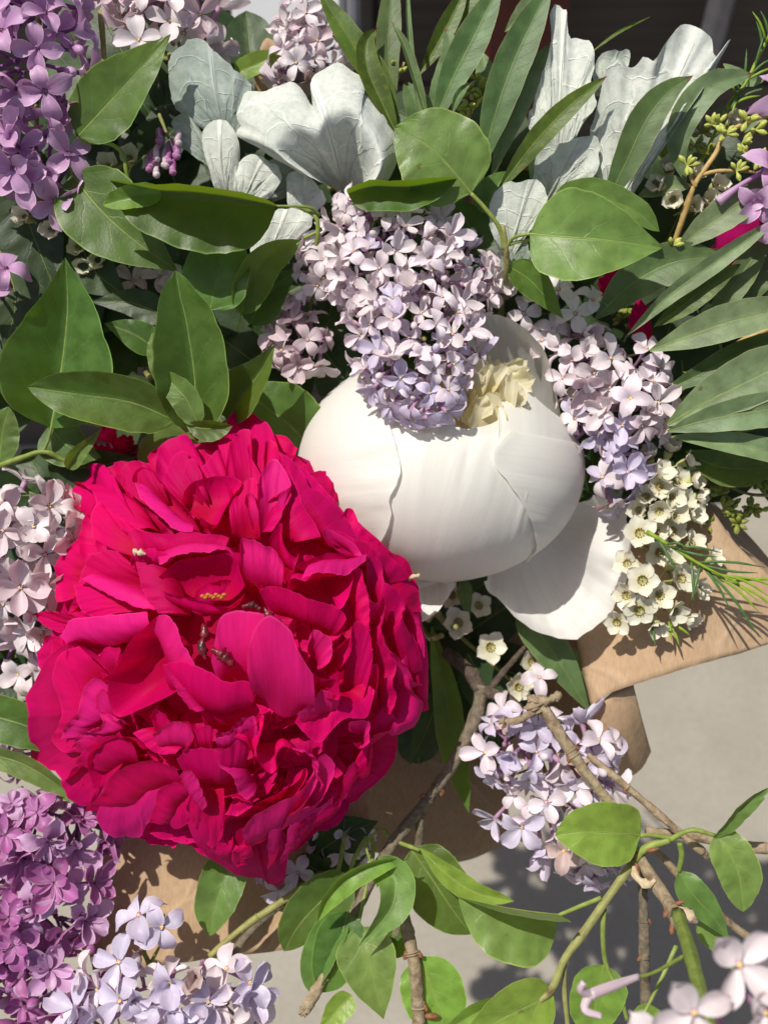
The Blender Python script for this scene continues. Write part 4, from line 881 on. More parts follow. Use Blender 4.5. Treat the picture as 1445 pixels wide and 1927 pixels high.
euc(s, [(1120, 600, -190), (1180, 540, -170), (1260, 495, -150), (1362, 480, -140)], 52, 'euc', 10, 14)
euc(s, [(1180, 630, -170), (1260, 555, -140), (1350, 490, -125), (1470, 405, -115)], 24, 'euc_pale', 26, 10)
euc(s, [(1230, 615, -180), (1290, 570, -160), (1340, 530, -150), (1394, 496, -145)], 30, 'euc_yellow', 20, 10)
euc(s, [(1330, 625, -200), (1365, 560, -185), (1405, 500, -180), (1450, 440, -180)], 34, 'euc')
euc(s, [(1380, 600, -215), (1430, 520, -210), (1490, 450, -210)], 32, 'euc')
euc(s, [(1222, 660, -150), (1300, 630, -120), (1390, 600, -105), (1530, 570, -105)], 44, 'euc_pale', 10, 10)
euc(s, [(1240, 740, -190), (1310, 708, -170), (1390, 665, -160), (1500, 620, -160)], 30, 'euc', 10, 20)
euc(s, [(1262, 765, -210), (1330, 745, -195), (1400, 735, -190)], 22, 'euc')
euc(s, [(1255, 800, -150), (1330, 755, -125), (1410, 715, -110), (1560, 640, -105)], 62, 'euc_pale', 4, 12)
euc(s, [(1255, 812, -140), (1330, 790, -115), (1410, 775, -105), (1580, 750, -105)], 42, 'euc_pale', 14, 10)
euc(s, [(1262, 822, -160), (1340, 830, -135), (1420, 845, -125), (1560, 880, -125)], 32, 'euc_pale', 8, 34)
euc(s, [(1290, 850, -220), (1360, 880, -210), (1470, 880, -210)], 46, 'euc_yellow')
euc(s, [(1285, 700, -230), (1340, 715, -225), (1390, 700, -225)], 18, 'lilac_leaf')
euc(s, [(1290, 345, -180), (1272, 280, -160), (1290, 215, -145), (1340, 160, -140), (1420, 138, -150)], 36, 'euc_pale', 10, 10)
euc(s, [(1200, 370, -200), (1250, 350, -190), (1300, 350, -190)], 24, 'euc_pale')
euc(s, [(1250, 300, -230), (1240, 260, -225), (1235, 220, -225)], 30, 'lilac_leaf_young')
euc(s, [(1360, 120, -220), (1400, 150, -215), (1440, 150, -215)], 18, 'euc_pale')
euc(s, [(1400, 250, -200), (1440, 205, -200), (1490, 180, -200)], 16, 'euc_pale')
stalk(s, [(1500, 600, -160), (1380, 650, -200), (1250, 760, -240), (1150, 850, -500), (900, 980, -1100)], (5, 8), 'stem_tan')

# ------------------------------------------------------------------ silver felted leaves
def felt(root, rim, base, mat='felt', bulge=10, ruffle=6, lip=8, seed=0, edge=2.4, nu=40, nv=24, side=0, stem=None, wprof=None):
    # raised veins from the base to the rim
    A = interp_poly(P3(rim), 41); b = np.mean(P3(base), 0)
    P = loft(P3(rim), P3(base), nu, nv, bulge, ruffle, 4, lip, edge, seed, crease=1.6, side=side, notch=5)
    if wprof:        # the blade rises towards the crest of its fold and bends back beyond it
        wv = Wave(seed + 2)
        for j in range(nv + 1):
            for i in range(nu + 1):
                v = j / nv + .06 * float(wv(i / nu)) * math.sin(math.pi * j / nv); w0 = P[j, i, 2]
                w1 = float(np.interp(v, *wprof)) + .25 * (w0 - rim[len(rim) // 2][2]); k = (D - w1) / (D - w0)
                P[j, i] = (P[j, i, 0] * k, P[j, i, 1] * k, w1)
        for _ in range(2): P[1:-1] = (P[:-2] + 2 * P[1:-1] + P[2:]) / 4
    g = Geo().grid(P)
    for q, rad in ((.5, 2.4), (.3, 1.5), (.7, 1.5), (.14, 1.1), (.86, 1.1)):
        path = [P[j, int(nu * (.5 + (q - .5) * min(1, .25 + .95 * j / nv)))] + np.array((0, 0, .2)) for j in range(0, nv - 1, 2)]
        g.tube(path, (rad, rad * .25), 5, 0, len(path) * 2, cap=False)
    if stem: g.tube(P3(stem), (4, 6), 7, 0)
    part('leaf', g, [MAT[mat]], root)
s = sprig('dusty_miller', 'big silver felted leaf with a curled lobed rim above the main lilac', 'foliage', (670, 380, -170), 'silver felted foliage')
felt(s, [(560, 322, -110), (500, 285, -90), (455, 262, -75), (446, 246, -70), (456, 236, -66), (450, 222, -64), (458, 192, -58), (476, 175, -55), (528, 170, -52), (548, 164, -52), (570, 172, -52), (585, 190, -60), (584, 170, -58), (582, 148, -56), (596, 130, -54), (620, 119, -54), (664, 130, -56), (692, 156, -60), (682, 176, -66), (716, 202, -78), (740, 246, -95), (748, 278, -105), (738, 335, -120), (700, 352, -130)],
     [(630, 356, -60), (650, 366, -60), (672, 366, -60)], 'felt', 4, 10, 0, 3, 4.6, 80, 36, wprof=([0, .3, .55, .68, .8, 1], [-262, -160, -82, -60, -72, -128]))
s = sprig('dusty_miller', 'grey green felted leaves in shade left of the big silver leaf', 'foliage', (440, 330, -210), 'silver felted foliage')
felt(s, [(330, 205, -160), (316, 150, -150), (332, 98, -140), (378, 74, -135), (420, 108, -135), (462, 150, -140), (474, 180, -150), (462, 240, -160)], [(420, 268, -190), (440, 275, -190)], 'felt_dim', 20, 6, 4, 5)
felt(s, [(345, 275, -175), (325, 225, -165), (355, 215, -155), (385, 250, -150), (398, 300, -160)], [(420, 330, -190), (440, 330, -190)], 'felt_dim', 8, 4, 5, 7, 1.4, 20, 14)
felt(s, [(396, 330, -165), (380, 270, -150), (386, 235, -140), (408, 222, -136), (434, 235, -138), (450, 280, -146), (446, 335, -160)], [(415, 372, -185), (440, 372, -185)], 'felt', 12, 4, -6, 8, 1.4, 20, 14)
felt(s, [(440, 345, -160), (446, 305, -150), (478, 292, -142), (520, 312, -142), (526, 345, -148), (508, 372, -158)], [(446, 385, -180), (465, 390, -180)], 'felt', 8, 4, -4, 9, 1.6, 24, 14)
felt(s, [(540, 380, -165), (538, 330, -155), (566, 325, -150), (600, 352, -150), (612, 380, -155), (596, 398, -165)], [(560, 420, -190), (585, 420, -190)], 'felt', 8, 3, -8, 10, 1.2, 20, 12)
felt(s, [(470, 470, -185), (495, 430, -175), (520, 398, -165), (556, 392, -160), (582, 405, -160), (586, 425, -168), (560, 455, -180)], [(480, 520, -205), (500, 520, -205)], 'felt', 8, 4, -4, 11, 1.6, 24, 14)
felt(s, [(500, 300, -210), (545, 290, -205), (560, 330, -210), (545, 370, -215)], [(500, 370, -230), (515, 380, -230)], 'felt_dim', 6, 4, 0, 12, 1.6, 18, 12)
s = sprig('dusty_miller', 'silver felted leaf standing behind the brown tipped leaf at the top', 'foliage', (1050, 380, -200), 'silver felted foliage')
felt(s, [(994, 240, -165), (1006, 185, -155), (1022, 130, -145), (1036, 72, -140), (1034, 30, -140), (1046, 14, -138), (1064, 28, -138), (1071, 68, -138), (1104, 70, -136), (1120, 112, -136), (1110, 160, -140), (1118, 205, -146), (1090, 235, -155)], [(1030, 330, -190), (1060, 330, -190)], 'felt', 20, 10, 8, 14, 3.6, 56, 28)
felt(s, [(1000, 335, -165), (1012, 285, -155), (1050, 270, -150), (1100, 255, -148), (1124, 268, -148), (1124, 320, -154), (1100, 345, -165)], [(1020, 372, -190), (1040, 375, -190)], 'felt', 10, 5, 6, 15, 2, 28, 16)
felt(s, [(920, 425, -150), (922, 380, -140), (948, 346, -134), (985, 338, -132), (1015, 345, -134), (1030, 372, -140), (1010, 420, -150), (980, 445, -160)], [(940, 480, -180), (965, 485, -180)], 'felt', 10, 5, 4, 16, 2, 28, 16)
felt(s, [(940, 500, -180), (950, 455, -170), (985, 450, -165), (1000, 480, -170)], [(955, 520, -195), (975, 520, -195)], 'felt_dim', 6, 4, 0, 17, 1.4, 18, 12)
s = sprig('dusty_miller', 'broad silver felted leaf with jagged rim at upper right against the dark wall', 'foliage', (1170, 390, -210), 'silver felted foliage')
felt(s, [(1108, 300, -170), (1112, 240, -160), (1126, 190, -150), (1140, 132, -144), (1166, 122, -142), (1182, 134, -142), (1206, 104, -140), (1226, 112, -138), (1252, 76, -136), (1286, 48, -134), (1306, 52, -134), (1332, 66, -134), (1342, 112, -138), (1368, 78, -132), (1360, 102, -134), (1338, 140, -142), (1300, 195, -152), (1260, 255, -162), (1205, 335, -178)], [(1140, 372, -200), (1165, 385, -200), (1185, 375, -200)], 'felt', 22, 12, 10, 21, 4.2, 72, 30)
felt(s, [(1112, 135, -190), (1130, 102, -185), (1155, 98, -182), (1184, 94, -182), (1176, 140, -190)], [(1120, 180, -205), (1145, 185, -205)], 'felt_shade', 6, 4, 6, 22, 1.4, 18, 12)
felt(s, [(1112, 345, -200), (1120, 300, -190), (1150, 330, -190), (1190, 360, -195)], [(1130, 400, -215), (1150, 400, -215)], 'felt', 6, 4, 0, 23, 1.4, 18, 12)

# ------------------------------------------------------------------ magenta petals glimpsed at the right
t = thing('magenta_peony', 'magenta peony petals glimpsed under the narrow leaves at the right edge', 'flower', F(1380, 450, -300))
for k, (rim, base, w) in enumerate((([(1330, 470), (1360, 430), (1400, 410), (1440, 380)], [(1330, 500), (1430, 470)], -200), ([(1300, 430), (1320, 400), (1345, 395)], [(1300, 450), (1350, 440)], -205), ([(1360, 480), (1420, 455), (1470, 430)], [(1360, 520), (1460, 500)], -215), ([(1120, 530), (1150, 505), (1175, 500)], [(1130, 560), (1190, 540)], -225), ([(1180, 610), (1195, 560), (1215, 575)], [(1190, 650), (1225, 640)], -235))):
    part('petal', Geo().grid(loft([F(*p, w) for p in rim], [F(*p, w - 50) for p in base], 16, 8, 12, 5, 3, 2, 1.2, 700 + k)), [MAT['magenta_pink' if k < 3 else 'magenta']], t)
# ------------------------------------------------------------------ lilac florets
def petal_mesh(name, mat, L, W, lift, reflex, cup, twist, seed, nv=7, nu=6, point=.5):
    rr = random.Random(seed); w = Wave(seed)
    P = np.zeros((nv + 1, nu + 1, 3))
    for j in range(nv + 1):
        t = j / nv; hw = W * max(.02, ((t * .97 + .03) ** .72 * (1 - t) ** .5) / .565)
        x = 3 + L * (t - .10 * max(0, reflex) / 40 * t ** 3); z = lift * math.sin(math.pi * t * .75) - reflex * t ** 3
        for i in range(nu + 1):
            u = 2 * i / nu - 1
            P[j, i] = (x - abs(u) ** 2 * 2 * t, hw * u, z + cup * (abs(u) ** 1.8) * (.35 + .65 * math.sin(math.pi * t)) + twist * u * t + 1.1 * float(w(t * 1.1 + u * .3)) * t - 1.4 * math.exp(-(u / .22) ** 2) * (1 - t))
    return Geo().grid(P).mesh(name, [mat])
PET = {}
def petals_of(key, L=43, W=18.5, n=9, style='open'):
    k = (key, style)
    if k not in PET:
        rr = random.Random(hash(style) % 7 + len(key) * 13); out = []
        rr = random.Random(len(key) * 131 + len(style))
        for i in range(n):
            if style == 'open': a = (rr.uniform(4, 11), rr.uniform(-6, 20), rr.uniform(3, 11), rr.uniform(-4, 4))
            elif style == 'cupped': a = (rr.uniform(4, 10), rr.uniform(-24, -6), rr.uniform(7, 15), rr.uniform(-5, 5))
            else: a = (rr.uniform(6, 12), rr.uniform(12, 34), rr.uniform(-2, 9), rr.uniform(-6, 6))
            out.append(petal_mesh('petal_' + key, MAT[key], L * rr.uniform(.92, 1.06), W * rr.uniform(.9, 1.1), *a, seed=i * 17 + len(key)))
        PET[k] = out
    return PET[k]
TUBES = {}
def tube_mesh(key, throat='throat', length=62, rad=4.2):
    k = (key, throat, length)
    if k not in TUBES:
        g = Geo().tube([(0, 0, -length), (1.5, 0, -length * .5), (0, 0, -4), (0, 0, 1.5)], (rad * .75, rad * .8, rad, rad * 1.25), 7, 0, 8)
        g.ball((0, 0, 0.8), (3.2, 3.2, 2.2), 1, 6, 4)
        for a in (0.3, 2.2, 4.2): g.ball((2.2 * math.cos(a), 2.2 * math.sin(a), 2.6), (1.5, 1.2, 1.6), 1, 5, 4)
        g.ball((0, 0, -length), (rad * 1.3, rad * 1.3, rad * 1.8), 0, 6, 4)
        TUBES[k] = g.mesh('floret_tube', [MAT[key], MAT[throat]])
    return TUBES[k]
RL = random.Random(77)
BUDS = {}
def lilac_bud(root, p, n, key, size, tube):
    if (key, tube) not in BUDS:
        g = Geo().tube([(0, 0, -50), (1.5, 0, -24), (0, 0, 2)], (3, 3.4, 4.4), 7, 0, 7)
        P = np.zeros((8, 13, 3))
        for j, (r, z) in enumerate(((3, -2), (6, 2), (8.6, 7), (9.4, 12), (8.6, 17), (6.4, 21), (3.2, 23.5), (.4, 24))):
            for i in range(13): a = 6.28319 * i / 12; q = r * (1 - .12 * abs(math.cos(2 * a))); P[j, i] = (q * math.cos(a), q * math.sin(a), z)
        BUDS[(key, tube)] = g.grid(P, 1).mesh('lilac_bud', [MAT[tube], MAT[key]])
    o = org(root); q = Vector((0, 0, 1)).rotation_difference(Vector(n)).to_matrix().to_4x4()
    inst('bud', BUDS[(key, tube)], root, Matrix.Translation(Vector(np.array(p) - o) * S) @ q @ Matrix.Scale(size, 4))
def floret(root, p, n, key, size=1.0, style='open', tube='tube', throat='throat', spin=None, layers=1, tlen=62, npet=4):
    """a floret: tube with yellow eye, its petals as children"""
    o = org(root)
    z = Vector(n).normalized(); x = z.orthogonal().normalized(); y = z.cross(x)
    q = Matrix(((x.x, y.x, z.x), (x.y, y.y, z.y), (x.z, y.z, z.z))).to_4x4()
    m = Matrix.Translation(Vector(np.array(p) - o) * S) @ q @ Matrix.Rotation(RL.uniform(0, 6.28) if spin is None else spin, 4, 'Z') @ Matrix.Scale(size, 4)
    f = inst('floret', tube_mesh(tube, throat, tlen), root, m)
    cl = RL.uniform(.45, .95) if RL.random() < .10 else 0.0
    if key.startswith('lilac') and RL.random() < .018: key = 'lilac_faded'
    for lay in range(layers):
        ps = petals_of(key, style=style if lay == 0 else 'cupped')
        for k in range(npet):
            sc = RL.uniform(.92, 1.08) * (1 if lay == 0 else .66)
            inst('petal', RL.choice(ps), f, Matrix.Translation((0, 0, lay * 4 * S)) @ Matrix.Rotation(k * 6.2832 / npet + lay * .78 + RL.uniform(-.14, .14), 4, 'Z') @ Matrix.Rotation(RL.uniform(-.2, .14) - cl, 4, 'Y') @ Matrix.Rotation(RL.uniform(-.2, .2), 4, 'X') @ Matrix.Scale(sc, 4))
    return f
def cluster(root, blobs, spacing, key, size=1.0, seed=1, minz=-.15, styles=('open', 'open', 'reflex', 'cupped'), keys=None, inner=.35, jit=.28, **kw):
    """florets spread over a panicle built of blobs (x, y, w, rx, ry, rw), axes in bouquet units"""
    rr = random.Random(seed); B = [(F(b[0], b[1], b[2]), np.array(b[3:6], float)) for b in blobs]
    pts = []
    for shell, sp in ((1.0, spacing), (.78, spacing * 1.05)):
        if shell < 1 and inner <= 0: continue
        area = [b[1][0] * b[1][1] for b in B]
        for _ in range(2600):
            c, r = rr.choices(B, area)[0]
            d = np.array((rr.gauss(0, 1), rr.gauss(0, 1), rr.gauss(0, 1))); d /= np.linalg.norm(d)
            n = unit(d / r)
            if n[2] < minz: continue
            p = c + d * r * shell * rr.uniform(.94, 1.05)
            if any(np.sum(((p - c2) / (r2 * shell * .9)) ** 2) < 1 for c2, r2 in B if c2 is not c): continue
            if any(np.sum((p - q[0]) ** 2) < sp * sp for q in pts if q[2] == shell): continue
            pts.append((p, n, shell))
    for p, n, sh in pts:
        nn = unit(n + np.array((rr.gauss(0, jit), rr.gauss(0, jit), rr.gauss(0, jit * .6))) + np.array((0, 0, .12)))
        k = key if not keys else keys(p, rr)
        if rr.random() < .09:
            lilac_bud(root, p, nn, k, size * rr.uniform(.8, 1.1), kw.get('tube', 'tube')); continue
        floret(root, p, nn, k, size * rr.uniform(.82, 1.12) * (.85 if sh < 1 else 1), rr.choice(styles), **kw)
    return pts
def rachis(root, pts, rad, mat='stem_green', seed=0, branches=(), knob=.1):
    part('stem', Geo().tube(P3(pts), rad, 8, knob=knob, seed=seed), [MAT[mat]], root)
    for b in branches: part('branchlet', Geo().tube(P3(b), (4, 2.4), 6, knob=.1, seed=seed + 3), [MAT[mat]], root)
def lilac(label, at): return thing('lilac_cluster', label, 'lilac', F(*at), 'lilac flower clusters')
def upx(p): return (p[0] / ((D - p[2]) / D) + 722.5, 963.5 - p[1] / ((D - p[2]) / D))

# main cluster over the white peony
c = lilac('largest pale lilac cluster, drooping over the white peony in the middle', (780, 520, -170))
def k1(p, rr):
    x, y = upx(p); t = (y - 560) / 240
    return 'lilac_blue' if rr.random() < .08 + .45 * max(0, t) else ('lilac_white' if rr.random() < .35 - .3 * t else 'lilac')
cluster(c, [(755, 510, -150, 140, 120, 110), (775, 615, -120, 120, 95, 105), (775, 705, -85, 98, 68, 88), (690, 430, -165, 72, 68, 70), (612, 505, -185, 56, 56, 54), (878, 525, -175, 52, 60, 64), (800, 745, -70, 66, 42, 56), (850, 650, -110, 56, 60, 64), (715, 650, -110, 56, 56, 64)], 33, 'lilac', .85, 3, -.1, keys=k1, inner=.4, styles=('open', 'cupped', 'reflex', 'cupped', 'open'))
# lowest florets hanging by their tubes
for (x, y, w, n) in ((800, 790, -10, (-.3, -.85, .45)), (765, 785, -20, (-.5, -.8, .3)), (840, 775, -20, (.5, -.7, .5)), (735, 765, -30, (-.7, -.6, .4))): floret(c, F(x, y, w), n, 'lilac_blue', .95, 'reflex')
rachis(c, [(740, 380, -200), (770, 520, -180), (785, 640, -140), (790, 735, -90)], (7, 4), 'stem_green', 3, ([(770, 560, -160), (720, 560, -120)], [(775, 600, -150), (840, 590, -110)], [(785, 690, -110), (806, 770, -50)], [(785, 690, -110), (760, 750, -60)]))
# its left neighbour
c = lilac('smaller pinkish lilac cluster left of the largest one, half shaded', (575, 620, -230))
cluster(c, [(566, 648, -235, 66, 60, 56), (538, 592, -245, 44, 44, 44)], 42, 'lilac_pink', .94, 5, -.1, keys=lambda p, rr: rr.choice(('lilac_pink', 'lilac_pink', 'lilac_white')))
rachis(c, [(640, 480, -250), (590, 560, -230), (570, 640, -215)], (5, 3))
# right-hand cluster
c = lilac('pale lilac cluster to the right of the white peony, running down to the wax flowers', (1150, 800, -260))
k2 = lambda p, rr: 'lilac_blue' if rr.random() < max(0, (upx(p)[1] - 760) / 160) else rr.choice(('lilac', 'lilac_pink', 'lilac_white'))
cluster(c, [(1105, 690, -215, 68, 62, 60), (1185, 770, -215, 78, 84, 70), (1100, 790, -235, 50, 60, 50), (1165, 870, -225, 50, 58, 50), (1150, 920, -235, 36, 40, 40)], 49, 'lilac', 1.1, 7, .0, keys=k2, inner=.35)
for (x, y, w, n, st) in ((1215, 655, -190, (.2, .5, .8), 'open'), (1240, 690, -200, (.6, .2, .7), 'reflex'), (1250, 730, -210, (.7, .1, .6), 'reflex'), (1082, 590, -190, (-.1, .1, 1), 'open'), (1115, 565, -195, (.3, .5, .7), 'reflex'), (1050, 545, -205, (-.1, .3, .9), 'reflex'), (1098, 630, -200, (.4, -.1, .9), 'cupped'), (1005, 560, -200, (-.1, .2, .9), 'open'), (960, 530, -200, (0, .3, .9), 'open'), (985, 590, -215, (.2, 0, .9), 'reflex'), (940, 500, -190, (0, .2, .9), 'open'), (1040, 620, -225, (.2, .1, .9), 'reflex'), (925, 545, -190, (.2, 0, .9), 'open'), (1020, 640, -230, (0, .1, .9), 'open')): floret(c, F(x, y, w), n, 'lilac_white' if y < 640 else 'lilac', 1.02, st)
rachis(c, [(1020, 560, -260), (1080, 620, -270), (1130, 720, -280), (1150, 850, -280), (1160, 930, -270)], (5, 4), 'stem_olive', 9, ([(1090, 640, -268), (1085, 600, -200)], [(1120, 690, -275), (1215, 660, -205)], [(1130, 720, -278), (1200, 760, -240)], [(1140, 800, -280), (1100, 800, -250)]))
# lower right
c = lilac('bluish lilac cluster lying over the kraft paper at lower right beneath the twigs', (1030, 1460, -330))
cluster(c, [(985, 1415, -290, 100, 78, 80), (1090, 1440, -300, 78, 92, 72), (1020, 1520, -285, 106, 70, 80), (1095, 1585, -290, 82, 58, 66), (1125, 1625, -290, 46, 32, 44)], 49, 'lilac', 1.1, 13, -.05, keys=lambda p, rr: 'lilac_blue' if rr.random() < .45 else 'lilac', inner=.35)
for (x, y, w, n) in ((1015, 1275, -330, (-.2, .5, .7)), (945, 1335, -300, (-.4, .5, .7)), (1120, 1650, -270, (-.2, -.9, .3)), (1085, 1640, -270, (-.3, -.8, .4)), (1150, 1400, -290, (.6, .4, .6))): floret(c, F(x, y, w), n, 'lilac' if y < 1500 else 'lilac_blue', 1.0, 'reflex')
rachis(c, [(985, 1330, -360), (1020, 1440, -340), (1060, 1520, -330), (1110, 1600, -320)], (7, 4), 'stem_olive', 11, ([(1020, 1440, -340), (960, 1460, -300)], [(1050, 1500, -335), (1120, 1480, -300)]))
# left edge, whitish
c = lilac('whitish pink lilac cluster at the left edge beside the magenta peony', (40, 1040, -260))
kw_ = lambda p, rr: rr.choice(('lilac_white', 'lilac_white', 'lilac_pink'))
cluster(c, [(45, 990, -190, 110, 96, 90), (40, 1100, -200, 96, 88, 84), (75, 1195, -230, 40, 50, 46), (-30, 1040, -220, 70, 120, 70)], 53, 'lilac_white', 1.28, 17, -.05, keys=kw_)
for (x, y, w, n) in ((85, 1260, -250, (.2, -.3, .9)), (60, 1310, -260, (-.3, -.5, .8)), (35, 1270, -260, (0, 0, 1)), (140, 1020, -160, (.4, .1, .9)), (150, 960, -175, (.6, .4, .6))): floret(c, F(x, y, w), n, 'lilac_white', 1.08, 'reflex')
rachis(c, [(-60, 1000, -300), (20, 1060, -270), (70, 1200, -280)], (6, 4))
# top left, purple
c = lilac('rich purple lilac cluster with large florets at top left', (60, 180, -200))
cluster(c, [(60, 100, -110, 118, 140, 100), (30, 20, -120, 110, 90, 90), (45, 290, -130, 84, 70, 72), (100, 330, -150, 50, 40, 46)], 54, 'purple', 1.22, 19, -.05, throat='throat_dark', tube='tube_purple', keys=lambda p, rr: 'purple')
for (x, y, w, n) in ((130, 290, -110, (.5, 0, .9)), (105, 380, -130, (.2, -.6, .8)), (165, 220, -150, (.7, .1, .7)), (40, 340, -100, (0, -.2, 1))): floret(c, F(x, y, w), n, 'purple', 1.3, 'open', 'tube_purple', 'throat_dark')
rachis(c, [(80, -60, -220), (70, 120, -200), (70, 320, -180)], (7, 4), 'stem_olive')
# top, pinkish behind
c = lilac('pinkish white lilac cluster at the top between the purple one and the grey bin', (330, 60, -260))
cluster(c, [(290, 20, -190, 84, 56, 60), (375, 50, -215, 66, 56, 56), (250, -20, -190, 80, 50, 60)], 49, 'lilac_pink', 1.12, 23, .0, keys=kw_)
for (x, y, w, n) in ((262, 75, -120, (0, 0, 1)), (320, 40, -150, (.1, .2, 1)), (410, 90, -220, (.4, -.3, .8))): floret(c, F(x, y, w), n, 'lilac_white', 1.12, 'open')
rachis(c, [(300, -60, -260), (320, 30, -250), (350, 120, -300)], (5, 4), 'stem_olive')
c = lilac('pink lilac spike rising behind the big silver leaf, in front of the grey bin', (575, 130, -280))
cluster(c, [(570, 60, -230, 50, 62, 48), (560, 125, -220, 58, 52, 50), (600, 100, -235, 42, 60, 42), (575, 10, -235, 34, 36, 34)], 38, 'lilac_pink', .92, 29, .0, keys=lambda p, rr: rr.choice(('lilac_pink', 'lilac', 'lilac_white')))
rachis(c, [(575, 0, -250), (575, 120, -260), (600, 220, -320)], (5, 4))
# bottom left, deep purple double
c = lilac('deep purple double lilac cluster at the bottom left corner', (60, 1720, -300))
kd = lambda p, rr: 'deep_purple' if rr.random() < .68 else 'purple'
cluster(c, [(60, 1560, -250, 110, 76, 76), (110, 1660, -255, 96, 80, 72), (40, 1740, -240, 96, 100, 80), (90, 1850, -250, 96, 96, 76), (150, 1570, -270, 60, 48, 46), (0, 1640, -270, 70, 80, 60), (-5, 1840, -265, 70, 100, 60), (60, 1900, -265, 70, 60, 60), (130, 1730, -265, 56, 70, 56)], 54, 'deep_purple', 1.3, 31, -.05, keys=kd, throat='throat_dark', tube='tube_purple', layers=2, styles=('open', 'cupped', 'reflex'))
rachis(c, [(40, 1480, -330), (60, 1600, -310), (80, 1760, -310), (90, 1960, -320)], (6, 5))
# bottom, bluish white
c = lilac('bluish white lilac cluster at the bottom in front of the kraft paper', (350, 1870, -240))
kb = lambda p, rr: rr.choice(('lilac_blue', 'lilac_white', 'lilac_blue', 'lilac'))
cluster(c, [(330, 1900, -170, 160, 66, 80), (240, 1860, -180, 84, 56, 60), (430, 1890, -180, 74, 80, 60), (180, 1900, -190, 60, 60, 60)], 56, 'lilac_blue', 1.28, 37, .0, keys=kb)
for (x, y, w, n) in ((262, 1722, -150, (-.4, .6, .7)), (305, 1745, -140, (.2, .1, 1)), (225, 1810, -140, (-.3, .2, 1)), (320, 1850, -120, (0, 0, 1)), (370, 1835, -120, (0, .1, 1)), (392, 1885, -110, (.1, 0, 1)), (470, 1850, -150, (.6, .5, .7))): floret(c, F(x, y, w), n, 'lilac_blue', 1.3, 'reflex' if y < 1800 else 'open')
rachis(c, [(270, 1790, -210), (290, 1830, -215), (330, 1900, -230), (360, 1980, -240)], (5, 5), 'stem_green', 3, ([(275, 1800, -212), (262, 1745, -170)], [(285, 1810, -212), (310, 1765, -165)]))
# foreground, out of focus
c = lilac('large out of focus pale lilac florets in the bottom right corner', (1400, 1900, 300))
for (x, y, w, n, sz) in ((1390, 1815, 640, (0, .1, 1), 1.3), (1305, 1905, 660, (-.2, .1, 1), 1.25), (1440, 1905, 650, (.2, 0, 1), 1.25), (1370, 1960, 620, (0, -.2, 1), 1.25), (1460, 1800, 600, (.5, .3, .8), 1.15), (1240, 1960, 620, (-.3, 0, 1), 1.15)): floret(c, F(x, y, w), n, 'lilac_white', sz, 'cupped' if sz > 1.2 else 'open')
part('bud', Geo().tube(P3([(1200, 1838, 320), (1150, 1856, 350), (1108, 1872, 370)]), (5, 8, 9), 8).tube(P3([(1108, 1872, 370), (1092, 1862, 385), (1098, 1848, 390)]), (8, 5), 7).tube(P3([(1108, 1872, 370), (1100, 1900, 385), (1130, 1912, 390)]), (8, 5), 7), [MAT['lilac_pink']], c)
rachis(c, [(1275, 1720, 40), (1300, 1800, 240), (1330, 1920, 480), (1345, 2000, 560)], (13, 11), 'stem_green', 5, ([(1285, 1800, 230), (1230, 1830, 290), (1195, 1840, 320)], [(1272, 1780, 210), (1240, 1850, 230), (1200, 1930, 250)]))
# right edge, purple
c = lilac('purple lilac florets with long tubes entering at the right edge', (1440, 340, -160))
for (x, y, w, n, sz) in ((1440, 320, -100, (.2, .1, .9), 1.5), (1425, 380, -110, (-.3, -.6, .7), 1.3), (1450, 365, -95, (0, -.5, .9), 1.3), (1462, 180, -150, (.4, 0, .9), 1.3), (1470, 420, -120, (0, -.3, 1), 1.4)): floret(c, F(x, y, w), n, 'purple', sz, 'reflex', 'tube_purple', 'throat_dark')
part('bud', Geo().tube(P3([(1432, 325, -90), (1390, 350, -95), (1350, 380, -105)]), (4, 5, 10), 8), [MAT['purple']], c)
rachis(c, [(1500, 330, -160), (1450, 340, -150), (1440, 360, -150)], (5, 4))
# dark buds, loose florets, shaded ones
c = lilac('tight dark purple lilac buds hanging below the dark leaf at top left', (318, 265, -190))
rr = random.Random(3)
for k in range(13):
    x, y = 312 + rr.uniform(-32, 32), 272 + rr.uniform(-28, 38)
    part('bud', Geo().tube(P3([(318 + (x - 318) * .4, 255 + (y - 255) * .4, -190), (x, y, -150), (x + rr.uniform(-4, 4), y + 16, -140)]), (3, 6, 7), 7).ball(F(x, y + 19, -139), (8, 8, 8), 0, 7, 5), [MAT['deep_purple' if k % 3 else 'lilac_pink']], c)
rachis(c, [(300, 215, -210), (318, 260, -195)], (4, 3), 'stem_olive')
c = lilac('lone mauve floret at the left edge among dark leaves', (10, 520, -170))
floret(c, F(12, 505, -150), (.2, .3, .9), 'purple', 1.15, 'reflex', 'tube_purple', 'throat_dark'); floret(c, F(-20, 545, -160), (0, 0, 1), 'purple', 1.1, 'open', 'tube_purple', 'throat_dark')
rachis(c, [(-60, 520, -220), (0, 525, -190)], (4, 3))
c = lilac('shaded bluish lilac florets peeping out below the magenta peony', (580, 1640, -360))
cluster(c, [(560, 1650, -330, 76, 46, 44), (640, 1590, -350, 60, 50, 44)], 54, 'lilac_blue', .95, 41, .0, inner=0)
rachis(c, [(700, 1560, -380), (640, 1600, -370), (570, 1650, -350)], (5, 4), 'bark_dark')
c = lilac('shaded purple lilac florets under the white lilac at the left edge', (30, 1280, -340))
cluster(c, [(15, 1265, -320, 60, 56, 46), (20, 1420, -320, 66, 50, 46)], 56, 'purple', 1.05, 43, .0, inner=0, throat='throat_dark', tube='tube_purple')
rachis(c, [(-40, 1240, -360), (20, 1330, -350), (30, 1420, -345)], (5, 4), 'stem_olive')
